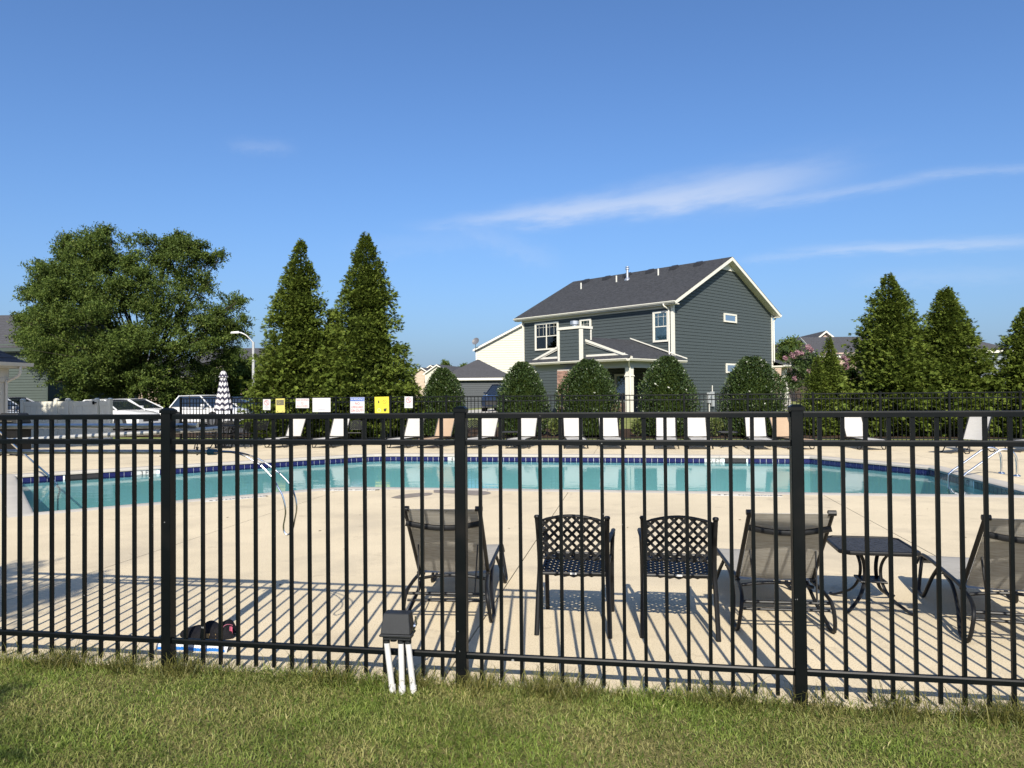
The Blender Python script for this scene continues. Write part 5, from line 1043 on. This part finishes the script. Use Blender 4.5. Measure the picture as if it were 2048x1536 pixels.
# big broadleaf tree on the left
LM_TREE = leafmat('broad_leaves', (.036,.062,.012), (.105,.145,.028), (.16,.18,.045), .6, .30, .15, .7)
def broadleaf(label, base, blobs, nbr, leaf, mat, trunk_r, trunk_h, group=None, name='tree', per=22, twig=.5, clumps=16):
    o = thing(name, label, 'tree', base, 0, group); b0 = Vector(base)
    P0, D, B = clump_points(blobs, nbr, clumps); P0 = P0-np.array(base); D = unit(D+np.array([0,0,.25])+rng.normal(size=D.shape)*.35)
    tw = twig*(.6+.8*rng.random(nbr)); tt = np.tile(np.linspace(-.5, .5, per), (nbr,1))
    curve = -.18*(tt+.5)**2
    C = P0[:,None,:]+D[:,None,:]*(tt*tw[:,None])[:,:,None]; C[:,:,2] += curve*tw[:,None]*1.0
    C = C.reshape(-1,3)+rng.normal(size=(nbr*per,3))*leaf*.45; DD = np.repeat(D, per, 0)+rng.normal(size=(nbr*per,3))*.9
    nn = rng.normal(size=(nbr*per,3))*.7+np.array([0,-.25,.8]); L = leaf*(.6+.8*rng.random(nbr*per))
    V, F = leaf_quads(C, DD, nn, L, L*.46); link('crown', np_mesh('crown', V, F, mat), o)
    mb = MB(); hub = Vector((0,0,trunk_h)); mb.tube([(0,0,-.3),(trunk_r*.1,0,trunk_h*.5),hub,hub+Vector((0,0,trunk_h*.6))], [trunk_r*1.25,trunk_r,trunk_r*.9,trunk_r*.55], 10)
    for bl in blobs:
        e = Vector(bl[:3])-b0; m_ = hub.lerp(e, .5)+Vector((random.uniform(-.2,.2), random.uniform(-.2,.2), .25)); mb.tube(smoothpath([hub+Vector((0,0,random.uniform(-.2,trunk_h*.5))), m_, e], 3), [trunk_r*.45*(1-.12*i) for i in range(7)], 6)
        for k in range(5):
            e2 = e+Vector((random.gauss(0,bl[3]*.5), random.gauss(0,bl[4]*.5), random.gauss(0,bl[5]*.5))); mb.tube([m_.lerp(e, random.uniform(.2,.9)), e2], [trunk_r*.13, trunk_r*.04], 5)
    mb.obj('trunk', M_BARK, o, smooth=True); return o
def pxblob(x, y, r, Y, dy=0, ry=None, fl=1.0):
    p = at(x, y, Y); k = Y/CF*r; return (p.x, p.y+dy, p.z, k, k*(ry or 1.0), k*fl)
YT = 44.5; bl = []
for x, y, r, dy in ((200,500,46,0),(150,515,38,.5),(235,520,44,-.6),(320,505,42,.3),(280,530,48,-.8),(368,520,42,0),(120,560,42,0),(180,570,52,-1),(255,590,58,-1.4),(330,575,56,-1),(385,575,38,0),(75,555,22,.6),(52,565,18,.8),(70,590,16,.6),(90,610,40,.2),(150,630,52,-1),(220,650,60,-1.8),(300,650,60,-1.6),(375,635,52,-.6),(418,630,34,.4),(452,600,20,.8),(440,640,28,.4),(55,650,34,.7),(25,640,22,1.1),(20,670,22,1.1),(110,680,46,-.2),(170,700,54,-1.3),(245,715,58,-1.8),(320,712,54,-1.4),(385,690,46,-.6),(430,675,34,.3),(455,665,22,.6),(60,700,30,.5),(130,745,40,.4),(200,760,44,-.6),(270,765,40,-.4),(330,755,40,0),(400,730,36,.3),(440,715,24,.6),(200,470,20,0),(335,478,22,.2),(385,495,20,.2),(130,498,18,.3),(466,596,11,.6),(477,634,10,.6),(476,668,10,.6),(122,482,16,.3),(112,500,11,.4),(433,506,10,.4),(416,514,16,.3),(412,560,22,.2),(58,530,11,.7),(28,572,10,.8),(6,630,12,1.1),(350,468,12,.2),(212,458,9,0),(290,752,44,-1.5),(335,768,36,-1.2),(240,772,38,-1.3),(195,778,32,-.8),(375,765,30,-.6)):
    bl.append(pxblob(x, y, r, YT, dy*1.6, 1.25, .92))
bp_ = at(290, 800, YT); broadleaf('big spreading green tree behind the parked cars at the left', (bp_.x, YT, gz(bp_.x,YT)-.02), bl, 12500, .132, LM_TREE, .16, 2.3, per=24, twig=.78, clumps=18)

# arborvitae: drooping fans of scale foliage on whorled branches
LM_ARB = leafmat('arborvitae_sprays', (.058,.092,.014), (.165,.205,.034), (.23,.25,.06), .6, .28, .12, 1.6, (.045,.07,.012), 2.3)  # dark patch colour paints shaded hollows into the sprays
LM_ARB2 = leafmat('arborvitae_sprays_light', (.05,.08,.014), (.13,.16,.03), (.19,.2,.05), .55, .25, .3, 1.3)
def arborvitae(label, base, h, r, n=9000, mat=None, group=None, lean=0.0, size=.30, taper=.95, seed=None, top_open=True):
    mat = mat or LM_ARB; o = thing('arborvitae', label, 'conifer', base, 0, group)
    nb = 620; zb = rng.random(nb)**1.1*.99; ab = rng.random(nb)*2*PI; ab = np.where((np.sin(ab) > .25) & (rng.random(nb) < .62), -ab, ab)
    prof = lambda z: np.where(z < .14, .82+z/.14*.18, np.maximum(0, 1-(np.maximum(z,.14)-.14)/.86)**taper)
    ph = rng.random(3)*6; lump = 1+.15*rng.normal(size=nb)*(.4+zb)+.13*np.sin(3*ab+8*zb+ph[0])+.10*np.sin(5*ab-13*zb+ph[1])
    k = rng.integers(0, nb, n); z = zb[k]; a = ab[k]+rng.normal(size=n)*.16/np.maximum(.3, prof(z)); rad = prof(z)*r*.94*lump[k]+.03
    q = .35+.65*rng.random(n)**.45; rr = rad*q
    zz = z*h+ (rr*.22-.05)+rng.normal(size=n)*.06-(rng.random(n)*.10)
    c = np.stack([np.cos(a)*rr, np.sin(a)*rr, np.clip(zz, .06, None)], 1)
    out = np.stack([np.cos(a), np.sin(a), np.zeros(n)], 1); d = unit(out+np.array([0,0,.30])*(.3+z)[:,None]+rng.normal(size=(n,3))*.38+np.array([0,0,-.18]))
    s = unit(np.cross(d, np.array([0,0,1.])+rng.normal(size=(n,3))*.75)); l = size*(.5+.75*rng.random(n))*(1-.55*z)
    V = []
    for ang, ll, st_, w_ in ((0,1.0,0,.15),(.5,.66,.10,.13),(-.5,.66,.10,.13),(.6,.5,.32,.12),(-.6,.5,.32,.12),(.75,.36,.52,.11),(-.75,.36,.52,.11)):
        dd = d*math.cos(ang)+s*math.sin(ang)+rng.normal(size=(n,3))*.08; dd[:,2] -= .18*abs(ang); ss = unit(np.cross(np.cross(d, s), dd)); st0 = c+d*(l*st_)[:,None]; wv = ss*(l*w_*.72)[:,None]; e = st0+dd*(l*ll)[:,None]
        V.append(np.stack([st0+dd*(l*ll*.25)[:,None]+wv, st0+dd*(l*ll*.25)[:,None]-wv, e], 1))
    V = np.stack(V, 1).reshape(-1,3); F = np.arange(len(V)).reshape(-1,3)
    if lean: V[:,0] += lean*V[:,2]
    link('crown', np_mesh('crown', V, F, mat), o)
    mb = MB().tube([(0,0,-.2),(lean*h*.5,0,h*.5),(lean*h,0,h*1.0)], [.055+r*.06,.04+r*.03,.006], 8)
    for i in range(60):
        zq = .05+.9*i/60; aq = i*2.4; rq = float(prof(np.array(zq)))*r*.75; mb.tube([(lean*zq*h,0,zq*h),(lean*zq*h+math.cos(aq)*rq, math.sin(aq)*rq, zq*h+rq*.25)], [.02,.006], 4)
    mb.obj('trunk', M_BARK, o)
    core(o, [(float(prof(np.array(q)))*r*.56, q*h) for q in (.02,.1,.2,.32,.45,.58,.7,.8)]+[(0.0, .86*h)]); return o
M_CORE = P('light_blocking_core', (.008,.014,.003), .95, spec=.0, col2=(.030,.042,.009), vscale=9, bump=1, bscale=12, bdist=.1)
def core(o, prof_):  # solid dark core added inside crowns to block light, stands in for shaded foliage
    a0 = rng.random()*6; MB().lathe(prof_, 18, fold=lambda j, n_, z: 1+.12*math.sin(j*2*PI/n_*5+z*3+a0)+.10*math.sin(j*2*PI/n_*3-z*5)).obj('light_blocking_core', M_CORE, o, smooth=True)
def arb_px(label, px, ytop, wpx, Y, **kw):
    p = at(px, 800, Y); t_ = at(px, ytop, Y); g_ = gz(p.x, Y); return arborvitae(label, (p.x, Y, g_), t_.z-g_, wpx/CF*Y/2, **kw)
GA = 'tall arborvitae screening the pool'
arb_px('tall arborvitae with the white notices below it, left one of the tall pair', 603, 478, 212, 28.5, n=21000, group=GA, size=.27, taper=.90)
arb_px('tallest arborvitae, right one of the pair left of the slate house', 734, 462, 222, 28.2, n=22000, group=GA, size=.27, taper=.90)
arb_px('shorter arborvitae showing between the tall pair', 668, 615, 120, 29.8, n=6500, group=GA)
arb_px('tall arborvitae right of the small conifers by the pink tree', 1781, 547, 214, 27.6, n=20000, group=GA, size=.27, taper=.86)
arb_px('arborvitae with a thin wispy tip, second tall one from the right edge', 1894, 572, 196, 27.2, n=19000, group=GA, size=.27, taper=.86)
arb_px('arborvitae cut off by the right edge of the photo', 2056, 612, 176, 26.2, n=16000, group=GA, size=.27, taper=.86)
arb_px('small pointed conifer in front of the pink flowering tree', 1659, 672, 92, 28.2, n=6500, mat=LM_ARB, size=.17, taper=.9)
arb_px('smallest pointed conifer left of the other small one', 1634, 712, 84, 27.9, n=6200, size=.17, taper=.9)
arb_px('dense conifer filling the gap under the tall right arborvitae', 1705, 740, 110, 28.8, n=5000, size=.28)
arb_px('dense low conifer between the two right hand arborvitae', 1850, 722, 120, 28.6, n=5500, size=.28)
arb_px('dark conifer at the right between the wispy one and the cut off one', 1978, 748, 100, 28.4, n=5000, size=.28)
arb_px('low sunlit conifer at the right foot of the tallest arborvitae', 822, 745, 60, 29.2, n=3600, size=.24)
for i, (px, yt, w_, Y, lab) in enumerate(((95,738,95,48,'yellow green conifer in front of the sage green house'),(150,760,90,49,'conifer hedge plant behind the vinyl gate'),(355,742,80,50,'conifer right of the big tree trunk, behind the white crossover'),(405,728,85,50.5,'conifer behind the chevron umbrella, left side'),(462,735,80,51,'conifer between the chevron umbrella and the street lamp'))):
    arb_px(lab, px, yt, w_, Y, n=4200, mat=LM_ARB2 if i == 0 else LM_ARB, size=.34, taper=.6, group='conifers beyond the parking lot')
# hollies
LM_HOL = leafmat('holly_leaves', (.018,.034,.010), (.048,.075,.020), (.085,.105,.032), .36, .10, .4, 2.5)
def holly(label, px, ytop, wpx, Y, n=15000, group='clipped hollies behind the far fence', mat=None, leaf=.088):
    p = at(px, 800, Y); g_ = gz(p.x, Y); hgt = at(px, ytop, Y).z-g_; r = wpx/CF*Y/2; o = thing('holly', label, 'shrub', (p.x, Y, g_), rng.random()*6, group)
    d = rnd_unit(n); d[:,2] = d[:,2]; zf = (d[:,2]*.5+.5); wid = np.where(zf < .36, .84+.16*np.sin(zf/.36*PI/2), np.cos((zf-.36)/.64*PI/2*.97)**.62)
    a = np.arctan2(d[:,1], d[:,0]); ph = rng.random(3)*6; lump = 1+.07*np.sin(a*3+zf*7+ph[0])+.05*np.sin(a*7-zf*14+ph[1])+rng.normal(size=n)*.045+.16*(rng.random(n) < .012); q = (1-.42*rng.random(n)**2.0)*lump
    c = np.stack([np.cos(a)*wid*r*q, np.sin(a)*wid*r*q, .03+hgt*(.02+zf*.97*(.93+.07*q))], 1); dd = unit(np.stack([np.cos(a), np.sin(a), .9*np.ones(n)], 1)+rng.normal(size=(n,3))*.55)
    nn = np.stack([np.cos(a)*.8, np.sin(a)*.8, .6*np.ones(n)], 1)+rng.normal(size=(n,3))*.75; L = leaf*(.6+.7*rng.random(n)); V, F = leaf_quads(c, dd, nn, L, L*.5)
    link('crown', np_mesh('crown', V, F, mat or LM_HOL), o)
    mb = MB().tube([(0,0,-.1),(0,0,hgt*.75)], [.07,.02], 8)
    for i in range(40): zq = .1+.6*i/40; aq = i*2.4; mb.tube([(0,0,zq*hgt),(math.cos(aq)*r*.62, math.sin(aq)*r*.62, zq*hgt+.3)], [.02,.006], 4)
    mb.obj('trunk', M_BARK, o)
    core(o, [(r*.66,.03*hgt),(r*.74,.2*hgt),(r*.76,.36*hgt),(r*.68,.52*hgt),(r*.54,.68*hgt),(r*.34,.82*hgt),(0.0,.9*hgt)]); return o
holly('round holly in front of the dark garage and distant gables', 885, 736, 88, 28.6); holly('holly in front of the cream house and navy vehicle', 1045, 724, 100, 28.3); holly('holly in front of the brick chimney', 1176, 719, 124, 28.0, 18000)
holly('holly right of the porch column', 1335, 713, 114, 27.6, 16500); holly('holly in front of the lower gable wall, by the side porch', 1505, 713, 126, 27.2, 18000)
# flowering tree, far trees
LM_MYR = leafmat('myrtle_leaves', (.03,.055,.014), (.08,.12,.03), None, .5, .3, .35, 1.0); LM_PINK = leafmat('pink_blossom', (.26,.13,.15), (.40,.26,.28), None, .7, .3, .2, 1.0)
bl = [pxblob(x, y, r, 35, random.uniform(-.8,.8)) for x, y, r in ((1592,722,18),(1615,735,26),(1580,752,24),(1640,728,20),(1665,738,22),(1696,722,14),(1698,745,20),(1610,765,30),(1660,765,30),(1580,700,9),(1606,700,9))]
bp_ = at(1640, 800, 35); cm_ = broadleaf('crape myrtle with pink blossom behind the small conifers', (bp_.x, 35, gz(bp_.x,35)), bl, 620, .12, LM_MYR, .08, 1.0, per=18, twig=.45, name='flowering_tree')
fl = [pxblob(x, y, r, 34.2, random.uniform(-.3,.3)) for x, y, r in ((1586,711,7),(1593,706,6),(1614,695,6),(1618,700,5),(1605,706,5),(1690,714,6),(1693,722,6),(1688,733,7),(1618,742,4),(1588,757,5),(1575,716,5))]
P0, D, B = cluster_points(fl, 900); V, F = leaf_quads(P0-np.array((bp_.x, 35, gz(bp_.x,35))), rnd_unit(900), rnd_unit(900), .085*np.ones(900), .06*np.ones(900)); link('blossom', np_mesh('blossom', V, F, LM_PINK), cm_)
def fartree(label, px, py, rpx, Y, n=500, mat=None, name='tree', ld=.2):
    b = []
    for k in range(7): b.append(pxblob(px+random.uniform(-.6,.6)*rpx, py+random.uniform(-.55,.55)*rpx, rpx*.55, Y, random.uniform(-1,1)))
    p = at(px, 800, Y); return broadleaf(label, (p.x, Y, gz(p.x,Y)), b, n, ld, mat or LM_TREE, .12, 1.3, per=14, twig=.8, name=name)
fartree('leafy tree behind the street lamp', 490, 738, 34, 56, 700); fartree('bushy tree left of the lamp post behind the umbrella', 455, 765, 26, 55, 500); fartree('small tree by the street lamp foot', 512, 770, 20, 57, 400)
fartree('tiny tree crown above the distant gables', 893, 730, 8, 160, 160, ld=.35); fartree('tiny far tree crown right of the distant gables', 925, 738, 9, 165, 160, ld=.35); fartree('thin young tree rising right of the slate house', 1577, 700, 20, 50, 260)
LM_SHRUB = leafmat('shrub_leaves', (.05,.075,.018), (.13,.16,.04), (.2,.2,.06), .5, .3, .35, 3.0); LM_RED = leafmat('copper_leaves', (.18,.07,.035), (.34,.17,.09), None, .5, .3, .35, 3.0)
def small_shrub(label, px, ybase, hpx, wpx, mat, n=420):
    p = G(px, ybase, .06); Y = p.y; o = thing('small_shrub', label, 'shrub', (p.x, Y, gz(p.x,Y)), 0, 'small shrubs in the mulch bed'); r, hh = wpx/CF*Y/2, hpx/CF*Y
    d = rnd_unit(n); q = rng.random(n)**.4; c = np.stack([d[:,0]*r*q, d[:,1]*r*q, .05+hh*(.5+.5*d[:,2]*q)], 1); V, F = leaf_quads(c, d+rng.normal(size=(n,3))*.5+np.array([0,0,.6]), rnd_unit(n), .11*np.ones(n), .05*np.ones(n)); link('crown', np_mesh('crown', V, F, mat), o)
    mb = MB()
    for k in range(6): mb.tube([(0,0,-.05),(random.uniform(-r,r)*.6, random.uniform(-r,r)*.6, hh*.7)], [.012,.005], 4)
    mb.obj('stem', M_BARK, o)
for px, yb, hp, wp_, mt, lab in ((1108,872,36,24,LM_SHRUB,'pale yellow green shrub between two hollies, left of the chimney holly'),(1192,872,40,26,LM_SHRUB,'low bright shrub at the foot of the chimney holly'),(1275,872,36,28,LM_SHRUB,'small shrub left of the post light'),(1362,872,34,26,LM_SHRUB,'small shrub at the right foot of the porch holly'),(1432,872,40,34,LM_SHRUB,'broad pale shrub behind the dark side table below the gable wall'),(1546,872,34,20,LM_RED,'copper leaved shrub beside the right tan lounger'),(1552,845,42,28,LM_SHRUB,'bright green shrub at the side porch corner')): small_shrub(lab, px, yb, hp, wp_, mt)
q = G(1318, 872, .06); o = thing('post_light', 'small dark lantern on a white post in front of the porch holly', 'post light', (q.x, q.y, gz(q.x,q.y))); MB().box(-.04,.04,-.04,.04,-.1,.22).obj('post', M_WHITE, o); MB().hexa([(-.1,-.1,.22),(.1,-.1,.22),(.1,.1,.22),(-.1,.1,.22)],[(-.13,-.13,.42),(.13,-.13,.42),(.13,.13,.42),(-.13,.13,.42)]).hexa([(-.16,-.16,.421),(.16,-.16,.421),(.16,.16,.421),(-.16,.16,.421)],[(-.03,-.03,.5),(.03,-.03,.5),(.03,.03,.5),(-.03,.03,.5)]).obj('lantern', P('lantern_blue', (.05,.07,.09), .4), o)
# the shade tree on the lawn behind the camera, left; its lowest boughs shade the deck and the grass
bl = [(-9.5,-3,5.8,2.0,2.0,1.5),(-8.4,-3.6,6.6,1.6,1.6,1.4),(-10.2,-1.6,5.0,1.5,1.5,1.2),(-4.45,-.75,5.0,.34,.36,.16),(-4.75,-.45,5.05,.35,.3,.16),(-4.1,-.35,5.1,.22,.12,.10),(-5.2,-.2,5.3,.4,.4,.2),(-2.95,-2.75,4.5,.30,.24,.16),(-3.3,-2.3,4.6,.3,.3,.2)]
broadleaf('shade tree on the lawn at the left whose boughs shade the deck', (-8.8,-3.2,-.05), bl, 2600, .10, LM_TREE, .18, 2.2, per=20, twig=.5)
broadleaf('unseen young tree added off the left edge to shade the vinyl gate', (-16.0,16.6,0), [(-17.6,18.4,6.9,1.2,1.2,1.0),(-16.1,18.2,7.0,1.3,1.2,1.0),(-15.1,18.0,7.0,1.05,1.0,1.0),(-16.6,17.6,6.4,1.2,1.0,.9),(-15.3,18.3,6.4,1.2,1.0,.9)], 4200, .12, LM_TREE, .1, 2.4, per=18, twig=.5)  # out of view, added for the shade it throws on the vinyl gate
# far treeline, only a low green rim at the horizon
n_ = 9000; xx = rng.uniform(-420, 420, n_); hh = 5.0+2.2*np.sin(xx*.05)+1.5*np.sin(xx*.13+1)+.8*np.sin(xx*.41); c = np.stack([xx, 330+rng.uniform(-6,6,n_), rng.random(n_)**.7*hh+.5], 1)
V, F = leaf_quads(c, rnd_unit(n_), rnd_unit(n_)+np.array([0,-1.5,.5]), 2.6*np.ones(n_), 2.0*np.ones(n_)); tag(link('treeline', np_mesh('treeline', V, F, LM_TREE)), kind='stuff')

# ------------------------------------------------------------------ grass
LM_GRASS = leafmat('grass_blades', (.080,.130,.020), (.235,.290,.064), (.46,.41,.19), .5, .40, .2, 2.2, (.35,.31,.13), 1.6)
LM_TUFT = leafmat('tuft_blades', (.075,.095,.020), (.21,.19,.055), (.30,.26,.10), .5, .35, .3, 3.0)
def blades(name, s, t, length, width, mat, lean, label=None):
    n = len(s); z0 = np.array([lawn_z(a, b) for a, b in zip(s, t)])-.004; base = np.array(FO)[None,:]*np.array([1,1,0])+s[:,None]*np.array(ES)+t[:,None]*np.array(ET); base[:,2] = z0
    a = rng.random(n)*2*PI; h = np.stack([np.cos(a), np.sin(a), np.zeros(n)], 1); b_ = rng.random(n)*2*PI; sd = np.stack([np.cos(b_), np.sin(b_), np.zeros(n)], 1)*(width/2)[:,None]
    ln = lean*(.3+rng.random(n)); up = np.array([0,0,1.]); mid = base+(h*(ln*.38)[:,None]+up*(.62-.12*ln)[:,None])*length[:,None]; tip = base+(h*(ln)[:,None]+up*np.clip(1.0-.45*ln, .1, 1)[:,None])*length[:,None]
    V = np.stack([base-sd, base+sd, mid+sd*.75, mid-sd*.75, tip], 1).reshape(-1,3); i = np.arange(n)*5
    F = np.concatenate([np.stack([i,i+1,i+2],1), np.stack([i,i+2,i+3],1), np.stack([i+3,i+2,i+4],1)]); return tag(link(name, np_mesh(name, V, F, mat)), kind='stuff')
n_ = 230000; s = rng.uniform(-4.4, 4.2, n_); t_ = -.005-rng.random(n_)**1.15*2.3
pat = .5+.5*np.sin(s*1.9+1.3*np.sin(t_*2.1))*np.sin(t_*2.7+s*.8); keep = rng.random(n_) < .62+.38*pat; s, t_, pat = s[keep], t_[keep], pat[keep]
blades('grass', s, t_, (.020+.030*rng.random(len(s)))*(.75+.5*pat)*(1+1.1*np.exp(t_/.07)), .0034+.0028*rng.random(len(s)), LM_GRASS, 1.1)
n_ = 24000; s = rng.uniform(-4.4, 4.2, n_); dens = .5+.5*np.sin(s*4.1)*np.sin(s*1.7+.6); dens = dens*(.5+.5*np.sin(s*11+2*np.sin(s*3))); k = rng.random(n_) < (.10+.9*dens); s = s[k]; t_ = -.015-np.abs(rng.normal(size=len(s)))*.06; t_ = np.where(rng.random(len(s)) < .25, .02+rng.random(len(s))*.05, t_)
blades('tall_grass', s, t_, .06+.13*rng.random(len(s))**1.5, .0030+.002*rng.random(len(s)), LM_TUFT, .95)
note_kids()
